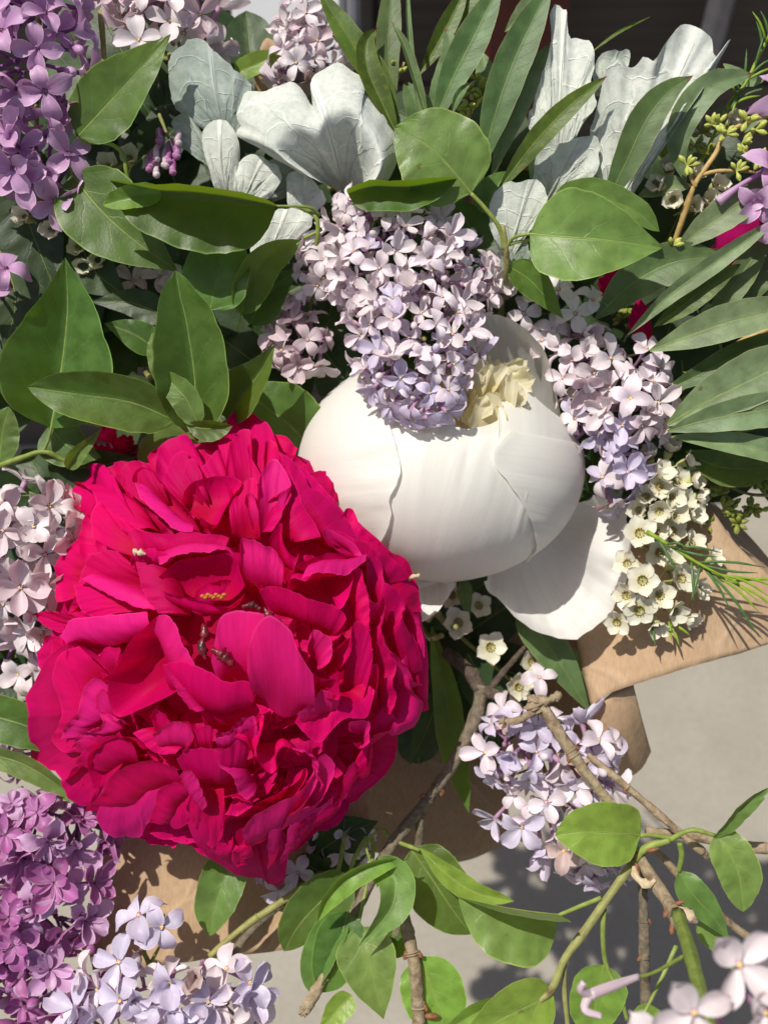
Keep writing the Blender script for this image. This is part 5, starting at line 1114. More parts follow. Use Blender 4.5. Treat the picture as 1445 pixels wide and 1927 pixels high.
c = lilac('few shaded mauve florets deep between the dark leaves at left', (280, 530, -330))
for (x, y) in ((250, 528), (300, 520), (330, 535)): floret(c, F(x, y, -300), (.1, .2, .9), 'lilac_pink', .95, 'open')
rachis(c, [(320, 600, -380), (290, 540, -330)], (4, 3), 'stem_olive')
# ------------------------------------------------------------------ wax flowers
def wax_petal_mesh(seed):
    P = np.zeros((7, 7, 3)); w = Wave(seed); rr = random.Random(seed); cup = rr.uniform(2, 5); li = rr.uniform(2, 9)
    for j in range(7):
        t = j / 6; hw = 13.5 * (max(0.0, math.sin(math.pi * (.10 + .9 * t))) ** .55 if t < 1 else .15)
        for i in range(7):
            u = i / 3 - 1; P[j, i] = (6.5 + 25 * t - 1.5 * u * u * t, hw * u, li * t - 2 + cup * u * u * (.4 + .6 * t) + .8 * float(w(t + u * .4)))
    return Geo().grid(P).mesh('wax_petal', [MAT['wax']])
WAXP = [wax_petal_mesh(i) for i in range(6)]
def wax_body_mesh():
    g = Geo(); P = np.zeros((9, 15, 3))
    for j, (r, z) in enumerate(((2, -24), (6, -18), (8.8, -8), (9.4, 0), (8.4, 1.5), (7.4, -1), (6, -3), (3.5, -4), (.4, -3.6))):
        for i in range(15): a = 6.28319 * i / 14; P[j, i] = (r * math.cos(a), r * math.sin(a), z)
    g.grid(P[:4], 0); g.grid(P[3:], 1)
    for k in range(10):
        a = 6.2832 * k / 10; g.ball((8 * math.cos(a), 8 * math.sin(a), 3.0), (1.3, 1.3, 1.8), 2, 5, 4)
    g.tube([(0, 0, -4), (.5, 0, 3)], (1.3, .9), 5, 1, 4); g.tube([(0, 0, -24), (2, 0, -40), (5, 2, -60)], (2, 1.6), 6, 0, 6)
    return g.mesh('wax_flower_cup', [MAT['wax_calyx'], MAT['wax_cup'], MAT['wax_dot']])
WAXB = wax_body_mesh()
RW = random.Random(5)
def wax_flower(root, p, n, size=1.0, close=0.0):
    o = org(root); z = Vector(n).normalized(); x = z.orthogonal().normalized(); y = z.cross(x)
    q = Matrix(((x.x, y.x, z.x), (x.y, y.y, z.y), (x.z, y.z, z.z))).to_4x4()
    f = inst('flower', WAXB, root, Matrix.Translation(Vector(F(*p) - o) * S) @ q @ Matrix.Rotation(RW.uniform(0, 6.28), 4, 'Z') @ Matrix.Scale(size, 4))
    for k in range(5):
        inst('petal', RW.choice(WAXP), f, Matrix.Rotation(k * 1.2566 + RW.uniform(-.1, .1), 4, 'Z') @ Matrix.Rotation(RW.uniform(-.2, .15) - close, 4, 'Y') @ Matrix.Scale(RW.uniform(.92, 1.08), 4))
NEED = {}
def needle(root, a, b, sag=0, mat='needle', r=3.0):
    A, B = F(*a), F(*b); m = (A + B) / 2 + np.array((0, sag, 4)); part('needle', Geo().tube([A, m, B], (r * .7, r, r * .9, .5), 5, 0, 8), [MAT[mat]], root)

s = sprig('wax_flower_sprig', 'white wax flower sprig with needle leaves beside the drooping white petal', 'flower', (1230, 1030, -330), 'wax flower sprigs')
for (x, y, w, n, sz, cl) in ((1238, 892, -215, (.5, .35, .7), 1.25, .5), (1290, 870, -225, (.7, .3, .5), 1.0, .7), (1262, 935, -210, (.3, -.1, .9), 1.1, .5), (1300, 905, -225, (.8, .1, .5), 1.0, .6), (1268, 972, -215, (.2, .3, .8), 1.15, .6), (1285, 945, -230, (.6, .2, .7), 1.05, .5),
        (1203, 1003, -200, (-.1, .25, 1), 1.2, .1), (1300, 1022, -235, (.5, .5, .7), 1.0, .4), (1208, 1092, -200, (-.15, .1, 1), 1.22, .0), (1280, 1088, -205, (.3, .2, .9), 1.2, .3), (1202, 1148, -215, (-.1, -.25, 1), 1.22, .0), (1268, 1150, -225, (.4, -.4, .8), 1.1, .4), (1340, 1050, -240, (.6, .4, .7), .9, .4), (1160, 1170, -240, (-.4, -.3, .9), 1.0, .1), (1240, 1040, -245, (.1, 0, 1), 1.1, .1), (1222, 862, -225, (-.2, .7, .6), 1.0, .8), (1258, 850, -235, (.2, .8, .5), 1.0, .8), (1312, 890, -240, (.8, .3, .4), .95, .7), (1240, 962, -215, (-.3, -.1, .9), 1.1, .4), (1310, 935, -240, (.8, 0, .5), 1.0, .7), (1232, 1000, -225, (.3, .3, .9), 1.1, .3), (1178, 1120, -225, (-.5, 0, .8), 1.1, .3), (1240, 1120, -225, (.1, .1, 1), 1.15, .2), (1310, 1110, -235, (.6, .1, .7), 1.05, .5), (1235, 1175, -235, (.1, -.6, .7), 1.0, .5), (1292, 1160, -240, (.6, -.4, .6), 1.0, .6), (1262, 1060, -225, (.2, .5, .8), 1.1, .5), (1180, 1060, -235, (-.4, .2, .9), 1.05, .3), (1215, 935, -230, (-.3, .2, .9), 1.05, .5), (1202, 960, -235, (-.4, .1, .9), 1.0, .5), (1300, 970, -235, (.6, .1, .7), 1.05, .5), (1240, 915, -220, (0, .2, 1), 1.1, .4), (1275, 905, -228, (.3, .3, .9), 1.05, .5), (1265, 1000, -232, (.3, .2, .9), 1.05, .3)): wax_flower(s, (x, y, w), n, sz, cl)
stalk(s, [(1216, 1000, -190), (1262, 1028, -170), (1320, 1064, -150), (1390, 1098, -140)], (4.5, 2), 'needle_young', name='twig')
stalk(s, [(1120, 1000, -420), (1180, 1020, -330), (1230, 1040, -270), (1262, 1090, -262), (1250, 1150, -260)], (5, 3.5), 'stem_olive')
stalk(s, [(1180, 1020, -330), (1220, 980, -280), (1255, 930, -255), (1280, 890, -255)], (4, 3), 'stem_olive', name='twig')
for a, b, sag, m in (((1238, 1016), (1276, 1086), 4, 'needle'), ((1255, 1024), (1290, 1030), 6, 'needle'), ((1262, 1030), (1356, 1040), 6, 'needle'), ((1275, 1034), (1350, 1048), -3, 'needle'), ((1312, 1058), (1440, 1068), 6, 'needle'), ((1325, 1064), (1425, 1078), -4, 'needle'), ((1318, 1062), (1300, 1130), 4, 'needle'), ((1300, 1055), (1304, 1130), 2, 'needle'), ((1322, 1066), (1374, 1148), 6, 'needle'), ((1330, 1072), (1428, 1200), 10, 'needle'), ((1340, 1078), (1430, 1155), 8, 'needle_young'), ((1350, 1080), (1450, 1125), 10, 'needle_young'), ((1360, 1084), (1470, 1110), 8, 'needle_young'), ((1368, 1090), (1424, 1130), 4, 'needle_young'), ((1375, 1094), (1465, 1150), 6, 'needle_young'), ((1380, 1094), (1480, 1095), 6, 'needle_young')):
    needle(s, (*a, -160), (*b, -140), sag, m, 3.2)
for a, b, m in (((1222, 1160), (1233, 1218), 'needle'), ((1262, 1176), (1278, 1216), 'needle_young'), ((1268, 1176), (1298, 1196), 'needle_young'), ((1258, 1170), (1262, 1206), 'needle_young')): needle(s, (*a, -240), (*b, -225), 2, m, 3)
s = sprig('wax_flower_sprig', 'shaded white wax flowers in the dark hollow between the two peonies', 'flower', (900, 1200, -470), 'wax flower sprigs')
for (x, y, w, n, sz) in ((862, 1172, -380, (-.1, .1, 1), 1.25), (922, 1218, -380, (.2, .2, .9), 1.25), (975, 1292, -390, (.2, -.1, .9), 1.15), (900, 1140, -420, (.2, .2, .9), 1.1), (1000, 1245, -400, (.1, .1, 1), 1.1), (850, 1120, -430, (0, .1, 1), 1.1)): wax_flower(s, (x, y, w), n, sz, .15)
stalk(s, [(800, 1140, -520), (880, 1210, -470), (960, 1280, -460)], (5, 3.5), 'stem_olive')
s = sprig('wax_flower_sprig', 'creamy wax flower buds in shade under the purple lilac at top left', 'flower', (140, 420, -240), 'wax flower sprigs')
for (x, y, w, n, sz) in ((205, 315, -170, (.1, .2, 1), 1.1), (245, 300, -180, (.2, .2, 1), 1.1), (185, 345, -180, (-.2, .1, 1), 1.0), (85, 385, -165, (-.1, .1, 1), 1.2), (120, 400, -165, (.2, 0, 1), 1.2), (100, 430, -175, (0, -.2, 1), 1.1), (50, 410, -180, (-.3, 0, 1), 1.1), (150, 465, -220, (.1, 0, 1), 1.1), (185, 490, -230, (.1, 0, 1), 1.0), (160, 500, -235, (.1, -.2, 1), 1.0)): wax_flower(s, (x, y, w), n, sz, .75)
stalk(s, [(260, 300, -230), (180, 340, -240), (120, 410, -240), (160, 500, -280)], (4, 4), 'stem_olive')
s = sprig('wax_flower_sprig', 'cream wax flower buds with fine needles at the top right edge', 'flower', (1280, 340, -260), 'wax flower sprigs')
for (x, y, w, n, sz) in ((1258, 320, -200, (-.3, .4, .8), 1.1), (1242, 350, -190, (-.6, .1, .7), 1.1), (1265, 375, -195, (-.2, -.3, .9), 1.1), (1300, 390, -205, (.2, 0, 1), 1.1), (1330, 380, -215, (.2, .2, 1), 1.1), (1345, 350, -225, (.3, .2, 1), 1.1), (1310, 330, -230, (0, .2, 1), 1.0), (1375, 230, -240, (.2, .2, 1), 1.0)): wax_flower(s, (x, y, w), n, sz, .8)
stalk(s, [(1450, 60, -190), (1425, 110, -180), (1400, 160, -175), (1372, 195, -190), (1340, 260, -230), (1300, 340, -270)], (3, 4.5), 'needle_young')
for k, (a, b) in enumerate((((1440, 75), (1415, 22)), ((1446, 70), (1430, 20)), ((1434, 92), (1422, 40)), ((1440, 80), (1462, 30)), ((1418, 130), (1436, 68)), ((1412, 140), (1455, 110)), ((1405, 150), (1470, 125)), ((1398, 165), (1404, 92)), ((1392, 172), (1360, 130)), ((1386, 180), (1350, 128)), ((1380, 190), (1450, 165)), ((1376, 196), (1372, 200)), ((1372, 200), (1430, 180)), ((1366, 208), (1320, 210)), ((1396, 168), (1374, 205)), ((1386, 184), (1376, 216)))): needle(s, (*a, -178), (*b, -165), 4, 'needle_young' if k % 3 == 0 else 'needle', 3)

# ------------------------------------------------------------------ eucalyptus buds
def bud_mesh(mat):
    g = Geo(); P = np.zeros((8, 9, 3))
    for j, (r, z) in enumerate(((1.5, 0), (2, 4), (3.4, 8), (5.4, 13), (5.8, 17), (4.6, 20), (2.6, 24), (.4, 26))):
        for i in range(9): a = 6.28319 * i / 8; P[j, i] = (r * math.cos(a), r * math.sin(a), z)
    return g.grid(P).mesh('bud', [MAT[mat]])
BUD = {k: bud_mesh(k) for k in ('bud', 'bud_dim')}
def bud_head(root, x, y, w, rr, n=6, key='bud', size=1.0, tilt=1.2):
    o = org(root)
    for k in range(n):
        d = unit(np.array((rr.gauss(0, tilt), rr.gauss(0, tilt) + .2, rr.uniform(.1, 1)))); z = Vector(d); q = Vector((0, 0, 1)).rotation_difference(z).to_matrix().to_4x4()
        inst('bud', BUD[key], root, Matrix.Translation(Vector(F(x, y, w) - o) * S) @ q @ Matrix.Scale(size * rr.uniform(.85, 1.15), 4))
s = sprig('eucalyptus_bud_sprig', 'tan branching stem with clusters of yellow green buds at upper right', 'sprig', (1270, 450, -220), 'bud sprigs')
rr = random.Random(6)
stalk(s, [(1268, 456, -200), (1290, 395, -170), (1308, 345, -150), (1345, 290, -150), (1362, 255, -150), (1400, 232, -155), (1450, 215, -160)], (6, 5, 4), 'stem_tan')
stalk(s, [(1318, 330, -150), (1350, 322, -145), (1400, 322, -145), (1440, 326, -145)], (4.5, 3), 'stem_tan', name='twig')
stalk(s, [(1308, 352, -150), (1300, 335, -145), (1292, 312, -140)], (5, 3), 'stem_tan', name='twig')
stalk(s, [(1278, 420, -185), (1290, 380, -185), (1302, 355, -165)], (3, 3), 'stem_tan', name='twig')
stalk(s, [(1262, 474, -190), (1300, 472, -180), (1350, 470, -180)], (4, 3), 'stem_tan', name='twig')
for (x, y, n) in ((1292, 312, 8), (1365, 252, 7), (1405, 228, 6), (1352, 232, 5), (1400, 290, 6), (1385, 322, 5), (1420, 245, 5), (1395, 270, 5), (1262, 462, 4), (1340, 236, 6), (1430, 300, 4)): bud_head(s, x, y, -140, rr, n, 'bud', .95)
for (x, y, n) in ((1320, 250, 7), (1305, 275, 7), (1330, 290, 7), (1225, 480, 7), (1195, 490, 6), (1290, 470, 5), (1250, 478, 6)): bud_head(s, x, y, -200, rr, n, 'bud_dim', .9)
s = sprig('eucalyptus_bud_sprig', 'olive green bud sprig in shade at the right edge above the kraft paper', 'sprig', (1400, 960, -330), 'bud sprigs')
stalk(s, [(1470, 930, -330), (1410, 930, -310), (1350, 905, -300), (1330, 890, -300)], (4, 3), 'stem_olive')
for k in range(20): bud_head(s, 1335 + rr.uniform(0, 120), 890 + rr.uniform(0, 110), -290 + rr.uniform(-20, 20), rr, 6, 'bud_dim', 1.0)
s = sprig('eucalyptus_bud_sprig', 'small yellow buds among the narrow leaves at the top', 'sprig', (880, 210, -220), 'bud sprigs')
stalk(s, [(870, 260, -230), (885, 210, -200), (900, 170, -190)], (3.5, 3), 'stem_tan')
for (x, y) in ((742, 125), (752, 140), (868, 185), (885, 175), (900, 165), (880, 200), (906, 182), (895, 150), (862, 205)): bud_head(s, x, y, -185, rr, 4, 'bud', .9)
stalk(s, [(735, 150, -195), (755, 128, -185), (760, 118, -185)], (3.5, 3), 'stem_tan', name='twig')
s = sprig('eucalyptus_bud_sprig', 'sparse buds and dry scraps in the gap below the narrow leaves at right', 'sprig', (1190, 610, -300), 'bud sprigs')
for (x, y) in ((1170, 600), (1190, 620), (1180, 580), (1200, 590)): bud_head(s, x, y, -270, rr, 5, 'bud_dim', .9)
stalk(s, [(1240, 560, -250), (1200, 590, -270), (1170, 640, -300)], (3.5, 3), 'bark_dark')

# ------------------------------------------------------------------ bare twigs and the young lilac shoot
def twig(root, pts, rad, mat, seed=0, knob=.12, nodes=(), name='stem', n=None):
    g = Geo().tube(P3(pts), rad, 10, knob=knob, seed=seed, n=n or 9 * len(pts))
    C = interp_poly(P3(pts), 60); rr = random.Random(seed); r0 = rad if np.isscalar(rad) else float(np.mean(rad))
    for k in range(len(pts) * 2):
        i = rr.randrange(3, 57); a = rr.uniform(0, 6.28)
        g.ball(C[i] + np.array((math.cos(a) * r0 * .8, math.sin(a) * r0 * .8, r0 * .4)), (r0 * .28, r0 * .28, r0 * .2), 0, 6, 4)
    o = part(name, g, [MAT[mat]], root)
    for (t, side) in nodes:
        i = int(t * 59); T = unit(C[min(i + 1, 59)] - C[max(i - 1, 0)]); L = unit(np.cross((0, 0, 1.), T)) * side
        b = Geo().ball(C[i] + L * r0 * 1.05 + np.array((0, 0, r0 * .35)), (r0 * .42, r0 * .42, r0 * .75), 0, 7, 5, axis=tuple(T + L * .6)).tube([C[i] - T * 2, C[i] + T * 2], (r0 * 1.1, r0 * 1.28, r0 * 1.1), 10, 1, 5)
        part('bud_scale', b, [MAT['bud_scale'], MAT[mat]], root)
    return o
def broken_end(root, p, r, d, mat='bark_tan'):
    g = Geo(); rr = random.Random(int(p[0])); c = F(*p)
    for k in range(9):
        a = k * .7; v = unit(np.array((d[0], -d[1], .2)) + np.array((rr.gauss(0, .35), rr.gauss(0, .35), rr.gauss(0, .3))))
        q = c + np.array((math.cos(a), math.sin(a), .3)) * r * .55; g.tube([q - v * 4, q + v * rr.uniform(4, 10)], (r * .42, r * .22), 5, 0, 4)
    part('broken_end', g, [MAT[mat]], root)
s = sprig('bare_twig', 'long grey brown forked twig running from the dark hollow down to the bottom edge', 'twig', (905, 1300, -340), 'bare lilac twigs')
twig(s, [(906, 1290, -345), (898, 1340, -335), (862, 1420, -310), (815, 1492, -290), (772, 1545, -275), (724, 1610, -255), (682, 1690, -225), (648, 1762, -200)], (15, 13, 11), 'bark', 3, .1, ((.42, 1), (.47, -1)))
twig(s, [(648, 1758, -200), (622, 1815, -185), (600, 1856, -175), (578, 1895, -168)], (12, 9.5, 13), 'bark_tan', 5, .12, ((.08, -1), (.12, 1)), 'side_twig')
broken_end(s, (574, 1900, -165), 13, (-.4, .7))
twig(s, [(905, 1300, -345), (880, 1262, -370), (838, 1226, -400)], (17, 14), 'bark_dark', 6, .08, (), 'side_twig')
twig(s, [(915, 1305, -345), (955, 1255, -370), (1000, 1205, -400)], (8, 6), 'bark_dark', 7, .08, (), 'side_twig')
twig(s, [(912, 1300, -340), (965, 1325, -320), (1000, 1375, -310), (1020, 1400, -310)], (14, 13, 12), 'bark_dark', 8, .1, (), 'side_twig')
twig(s, [(786, 1525, -285), (790, 1560, -290), (786, 1610, -295)], (10, 9), 'bark', 9, .08, ((.1, 1),), 'side_twig')
s = sprig('bare_twig', 'tan twig with a knobbly broken fork lying across the lower right lilac', 'twig', (1015, 1330, -190), 'bare lilac twigs')
twig(s, [(1005, 1318, -205), (1030, 1345, -195), (1062, 1395, -185), (1095, 1445, -180), (1145, 1510, -180), (1190, 1585, -175)], (14, 11, 11), 'bark_tan', 11, .08, ((.4, -1), (.37, 1)))
twig(s, [(1020, 1322, -200), (1000, 1340, -195), (975, 1355, -195), (938, 1358, -200)], (13, 8, 6), 'bark_tan', 12, .14, ((.9, 1),), 'side_twig')
twig(s, [(1005, 1322, -205), (1030, 1318, -192), (1056, 1306, -188)], (14, 9, 7), 'bark_tan', 13, .3, (), 'side_twig')
twig(s, [(1010, 1310, -200), (1004, 1325, -198), (1012, 1340, -198)], (12, 17, 13), 'bark_tan', 14, .3, (), 'knot')
s = sprig('bare_twig', 'thin dry twig slanting down right across the pavement with a frayed end', 'twig', (1200, 1500, -200), 'bare lilac twigs')
twig(s, [(1105, 1420, -240), (1160, 1465, -220), (1215, 1512, -210), (1270, 1560, -200), (1322, 1604, -195)], (7, 8, 8.5), 'bark_tan', 15, .14, ((.35, -1),))
broken_end(s, (1327, 1608, -193), 8, (.7, .7), 'bark')
s = sprig('bare_twig', 'brown twig slanting from the round young leaf to the right edge', 'twig', (1300, 1670, -210), 'bare lilac twigs')
twig(s, [(1225, 1590, -215), (1275, 1645, -210), (1335, 1705, -205), (1410, 1765, -205), (1500, 1820, -205)], (8, 9, 8), 'bark_tan', 16, .12, ((.38, 1),))
s = sprig('bare_twig', 'short tan twig reaching the right edge behind the hanging folded leaf', 'twig', (1400, 1590, -240), 'bare lilac twigs')
twig(s, [(1215, 1565, -230), (1300, 1572, -235), (1380, 1590, -240), (1480, 1600, -240)], (9, 11, 12), 'bark_tan', 17, .1, ((.6, 1),))
s = sprig('bare_twig', 'upright grey twig near the bottom right, standing on the shaded pavement side', 'twig', (1212, 1700, -230), 'bare lilac twigs')
twig(s, [(1206, 1600, -235), (1210, 1700, -225), (1212, 1800, -220), (1216, 1940, -215)], (9, 11, 12), 'bark', 18, .1, ((.4, 1), (.6, -1)))
s = sprig('bare_twig', 'tan twig at the bottom centre in front of a sunlit leaf', 'twig', (770, 1800, -180), 'bare lilac twigs')
twig(s, [(752, 1700, -215), (768, 1760, -190), (782, 1830, -170), (790, 1940, -160)], (13, 13, 14), 'bark_tan', 19, .07, ((.42, 1), (.4, -1), (.82, 1)))
twig(s, [(750, 1735, -225), (735, 1790, -222), (722, 1818, -222)], (11, 9), 'bark', 20, .1, (), 'side_twig')
part('bud_scale', Geo().ball(F(812, 1912, -160), (16, 7, 7), 0, 8, 6), [MAT['bud_scale']], s)
s = sprig('bare_twig', 'green and brown twig lying on the kraft paper at lower left', 'twig', (500, 1730, -250), 'bare lilac twigs')
twig(s, [(395, 1800, -235), (440, 1760, -240), (480, 1730, -250), (540, 1690, -265), (605, 1645, -300)], (7, 8, 9), 'stem_olive', 21, .1, ((.45, -1),))
twig(s, [(408, 1828, -240), (450, 1778, -242), (485, 1738, -252), (560, 1680, -280), (640, 1640, -320)], (9, 9, 9), 'bark', 22, .1, ((.42, 1),), 'side_twig')

# bottom centre: leaf sprig hanging from the grey brown twig
s = sprig('lilac_sprig', 'cluster of drooping green leaves at the bottom centre round the bare twigs', 'sprig', (700, 1600, -280), 'leafy lilac sprigs')
leaf(s, [(766, 1619, -150), (720, 1624, -135), (660, 1650, -125), (620, 1690, -130), (598, 1734, -140)], 30, 'lilac_leaf_young', 'euc', 8, 60, 20, 2, 20)
leaf(s, [(700, 1630, -160), (740, 1650, -140), (735, 1710, -120), (674, 1782, -110)], 44, 'lilac_leaf_light', 'lilac', 20, 30, 10, 4, -6, [(712, 1560, -260), (690, 1590, -220), (700, 1630, -160)])
leaf(s, [(660, 1650, -240), (600, 1700, -225), (560, 1745, -220), (535, 1790, -225)], 56, 'lilac_leaf', 'round', 8, 14)
leaf(s, [(650, 1720, -215), (620, 1770, -200), (595, 1830, -195), (585, 1870, -200)], 46, 'lilac_leaf_light', 'round', 60, 10)
leaf(s, [(655, 1715, -200), (640, 1770, -185), (622, 1830, -180), (605, 1868, -185)], 52, 'lilac_leaf', 'round', 14, 8)
leaf(s, [(672, 1745, -190), (690, 1800, -165), (706, 1860, -155), (722, 1918, -155)], 62, 'lilac_leaf_light', 'lilac', 10, 18, 0, 4)
leaf(s, [(745, 1720, -220), (735, 1770, -215), (715, 1800, -215)], 46, 'lilac_leaf', 'round')
leaf(s, [(774, 1598, -250), (810, 1650, -235), (850, 1710, -225), (886, 1758, -225)], 68, 'lilac_leaf', 'round', 6, 14)
leaf(s, [(790, 1596, -225), (840, 1645, -195), (895, 1680, -180), (968, 1696, -175)], 28, 'lilac_leaf_young', 'euc', 20, 50)  # lit fold edge of the leaf above, its brightness put into the colour
leaf(s, [(790, 1800, -190), (808, 1850, -180), (826, 1900, -175), (836, 1960, -175)], 66, 'lilac_leaf_young', 'round', 8, 12)
leaf(s, [(662, 1872, -160), (640, 1895, -150), (600, 1940, -145)], 30, 'lilac_leaf_young', 'lilac', 30, 15)
leaf(s, [(960, 1885, -130), (900, 1905, -120), (820, 1950, -120)], 34, 'lilac_leaf_young', 'lilac', 20, 30)
for pts in ([(690, 1575, -270), (665, 1620, -255), (650, 1680, -235)], [(700, 1570, -270), (700, 1620, -250), (672, 1745, -190)], [(720, 1560, -275), (740, 1580, -265), (790, 1600, -230)], [(650, 1570, -280), (640, 1620, -260), (628, 1680, -240)]): stalk(s, pts, (5, 4), 'stem_green', name='leaf_stalk')

# lower right young shoot
s = sprig('lilac_sprig', 'young green lilac shoot with one round leaf over the lower right lilac cluster', 'sprig', (1200, 1580, -140), 'leafy lilac sprigs')
leaf(s, [(1204, 1572, -130), (1160, 1568, -110), (1100, 1565, -100), (1044, 1572, -105)], 66, 'lilac_leaf_young', 'round', 10, 10, 0, 3, 0, [(1262, 1578, -140), (1230, 1572, -135), (1204, 1572, -130)], sr=(5, 4))
leaf(s, [(1345, 1570, -130), (1368, 1600, -115), (1390, 1650, -110), (1398, 1716, -115)], 46, 'lilac_leaf_light', 'round', 14, 20, 0, 3)
leaf(s, [(1342, 1578, -128), (1372, 1548, -105), (1400, 1515, -95), (1450, 1480, -95)], 22, 'lilac_leaf_light', 'euc', 50, 10)
leaf(s, [(1052, 1722, -120), (1000, 1716, -100), (940, 1706, -92), (862, 1688, -95)], 104, 'lilac_leaf_light', 'round', 12, 78, 8, 4, 6, [(1130, 1690, -130), (1090, 1706, -125), (1052, 1722, -120)], sr=(5, 4))
leaf(s, [(1276, 1640, -140), (1300, 1680, -130), (1340, 1725, -130), (1372, 1770, -135)], 34, 'lilac_leaf_light', 'lilac', 10, 30, 0, 3, 0, [(1278, 1586, -130), (1282, 1610, -135), (1276, 1640, -140)], sr=(6, 5))
leaf(s, [(1136, 1815, -150), (1128, 1850, -145), (1118, 1900, -145), (1118, 1950, -150)], 58, 'lilac_leaf_young', 'round', 6, 10, 0, 3, 0, [(1136, 1710, -135), (1134, 1760, -135), (1140, 1815, -145), (1165, 1870, -145), (1180, 1920, -145)], sr=(5.5, 4))
leaf(s, [(1040, 1865, -110), (1000, 1890, -95), (930, 1925, -90), (860, 1970, -90)], 62, 'lilac_leaf_young', 'lilac', 8, 12)
leaf(s, [(1240, 1900, -140), (1220, 1920, -140), (1190, 1960, -140)], 40, 'lilac_leaf_young', 'round')
leaf(s, [(1310, 1740, -160), (1350, 1770, -160), (1380, 1830, -160)], 26, 'lilac_leaf_light', 'lilac')
stalk(s, [(1260, 1580, -140), (1300, 1562, -125), (1345, 1572, -130)], (6, 4), 'stem_green', name='leaf_stalk')
stalk(s, [(1190, 1625, -150), (1150, 1680, -135), (1105, 1745, -120), (1062, 1805, -110), (1035, 1865, -105), (985, 1900, -105)], (9, 9, 7), 'stem_olive', .06)
stalk(s, [(1062, 1815, -115), (1062, 1870, -125), (1070, 1950, -130)], (5, 5), 'stem_olive', name='leaf_stalk')
stalk(s, [(1195, 1600, -165), (1225, 1650, -130), (1255, 1695, -80), (1272, 1725, -20), (1276, 1735, 40)], (12, 14, 15), 'bark_tan', .08, name='woody_stem')
stalk(s, [(1190, 1620, -150), (1215, 1596, -145), (1258, 1580, -140)], (9, 8), 'stem_green', .1, name='side_stem')
for (x, y, w, d) in ((1192, 1612, -138, (-.5, .6)), (1225, 1600, -135, (.6, -.2)), (1198, 1636, -130, (.1, 1)), (1254, 1716, -45, (-.6, .8)), (1276, 1700, -50, (.7, -.4)), (1264, 1746, -10, (-.2, 1))): part('bud_scale', Geo().ball(F(x, y, w), (6, 5, 13), 0, 7, 5, axis=(d[0], -d[1], .3)), [MAT['bud_scale']], s)
part('dry_scale', Geo().tube(P3([(1192, 1630, -128), (1198, 1652, -115), (1220, 1664, -105), (1232, 1655, -105)]), (4, 8, 9, 4), 6, knob=.2, n=14), [MAT['dry']], s)
part('dry_scale', Geo().tube(P3([(1262, 1720, -25), (1285, 1718, -18), (1310, 1735, -20)]), (8, 14, 6), 8, knob=.3, n=12), [MAT['dry']], s)

# small dry flower stub between the two peonies
t = thing('dry_stub', 'tiny dried pale stub poking out between the magenta and white peonies', 'twig', F(780, 1086, -90))
part('stub', Geo().tube([F(764, 1092, -110), F(776, 1086, -84), F(787, 1083, -78)], (4, 4, 5), 7, knob=.3, n=10), [MAT['dry']], t)
part('split_tip', Geo().ball(F(788, 1083, -77), (3, 5, 4), 0, 6, 5), [MAT['dry']], t)

# ------------------------------------------------------------------ kraft paper wraps
def sheet(root, rim, base, name, bulge=0, ruffle=2, nu=30, nv=20, seed=0, edge=.4, lip=0):
    P = loft(P3(rim), P3(base), nu, nv, bulge, ruffle, 3, lip, edge, seed, crease=.7)
    o = part(name, Geo().grid(P), [MAT['kraft']], root); m = o.modifiers.new('thickness', 'SOLIDIFY'); m.thickness = .0003; m.offset = 0; return o
s = thing('kraft_wrap', 'brown kraft paper wrap folded over at the right, with a rolled corner', 'wrapping paper', F(1150, 1150, -380), 'kraft paper wraps')
sheet(s, [(1112, 1334, -330), (1135, 1312, -305), (1186, 1290, -285), (1300, 1255, -270), (1400, 1226, -265), (1510, 1192, -265)], [(1050, 1050, -460), (1130, 1000, -440), (1230, 960, -380), (1322, 950, -300), (1390, 1030, -280), (1500, 1130, -270)], 'front_flap', 10, 4, 40, 24, 3)
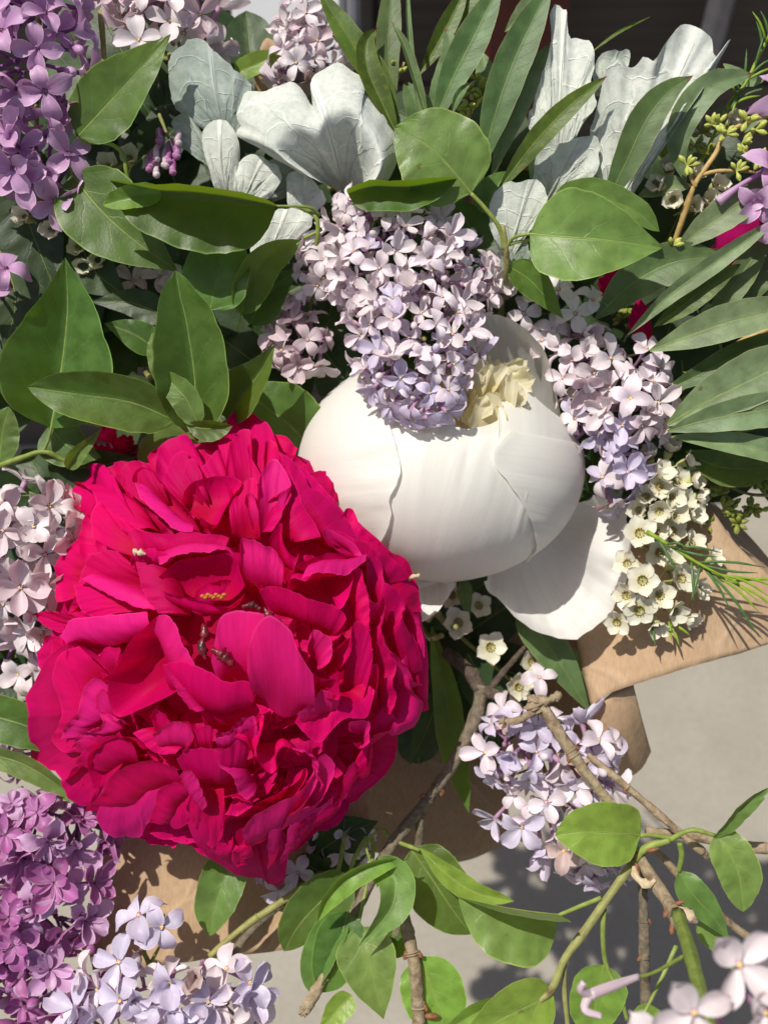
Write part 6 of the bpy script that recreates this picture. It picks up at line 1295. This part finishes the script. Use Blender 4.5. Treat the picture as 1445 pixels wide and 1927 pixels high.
sheet(s, [(1125, 1405, -460), (1140, 1442, -455), (1166, 1468, -450), (1205, 1446, -450), (1224, 1414, -455)], [(1100, 1300, -345), (1110, 1336, -338), (1122, 1330, -330), (1150, 1304, -318), (1190, 1284, -312)], 'rolled_corner', 26, 2, 30, 16, 4)
sheet(s, [(1320, 955, -302), (1352, 985, -330), (1395, 1035, -345), (1460, 1120, -345)], [(1200, 900, -480), (1300, 920, -470), (1400, 1000, -460), (1500, 1120, -450)], 'back_fold', 0, 3, 20, 12, 5)
sheet(s, [(900, 1330, -620), (980, 1390, -610), (1100, 1470, -580), (1150, 1455, -500)], [(900, 1130, -760), (1000, 1150, -740), (1080, 1200, -700), (1110, 1290, -560)], 'inner_side', -20, 4, 24, 16, 6)
sheet(s, [(740, 1480, -900), (860, 1450, -900), (1000, 1430, -900)], [(740, 1020, -960), (880, 1020, -960), (1020, 1020, -960)], 'inner_side', -10, 4, 16, 12, 16)  # added deep sheet, hides the lit pavement so the hollow stays dark
s = thing('kraft_wrap', 'brown kraft paper spread under the magenta peony at lower left and centre', 'wrapping paper', F(480, 1600, -420), 'kraft paper wraps')
sheet(s, [(178, 1842, -330), (300, 1818, -330), (420, 1802, -330), (560, 1782, -335), (640, 1740, -345), (690, 1650, -360)], [(190, 1520, -380), (300, 1450, -400), (430, 1420, -420), (560, 1420, -420), (660, 1440, -420), (700, 1480, -410)], 'front_flap', 8, 5, 40, 24, 7)
sheet(s, [(670, 1592, -640), (780, 1626, -640), (872, 1620, -640), (962, 1586, -640)], [(620, 1330, -780), (740, 1310, -790), (840, 1310, -790), (940, 1370, -760)], 'back_flap', 8, 4, 30, 18, 8)
sheet(s, [(180, 1842, -332), (166, 1760, -350), (180, 1680, -360), (205, 1580, -375)], [(260, 1840, -600), (300, 1760, -620), (330, 1680, -640), (360, 1580, -650)], 'side_fold', 4, 3, 20, 10, 9)
s = thing('kraft_wrap', 'scrap of kraft paper edge behind the pink lilac spike at the top', 'wrapping paper', F(500, 130, -330), 'kraft paper wraps')
sheet(s, [(478, 130, -290), (500, 72, -290), (530, 90, -290)], [(480, 190, -330), (510, 200, -330), (540, 190, -330)], 'paper_edge', 2, 2, 14, 8, 10)
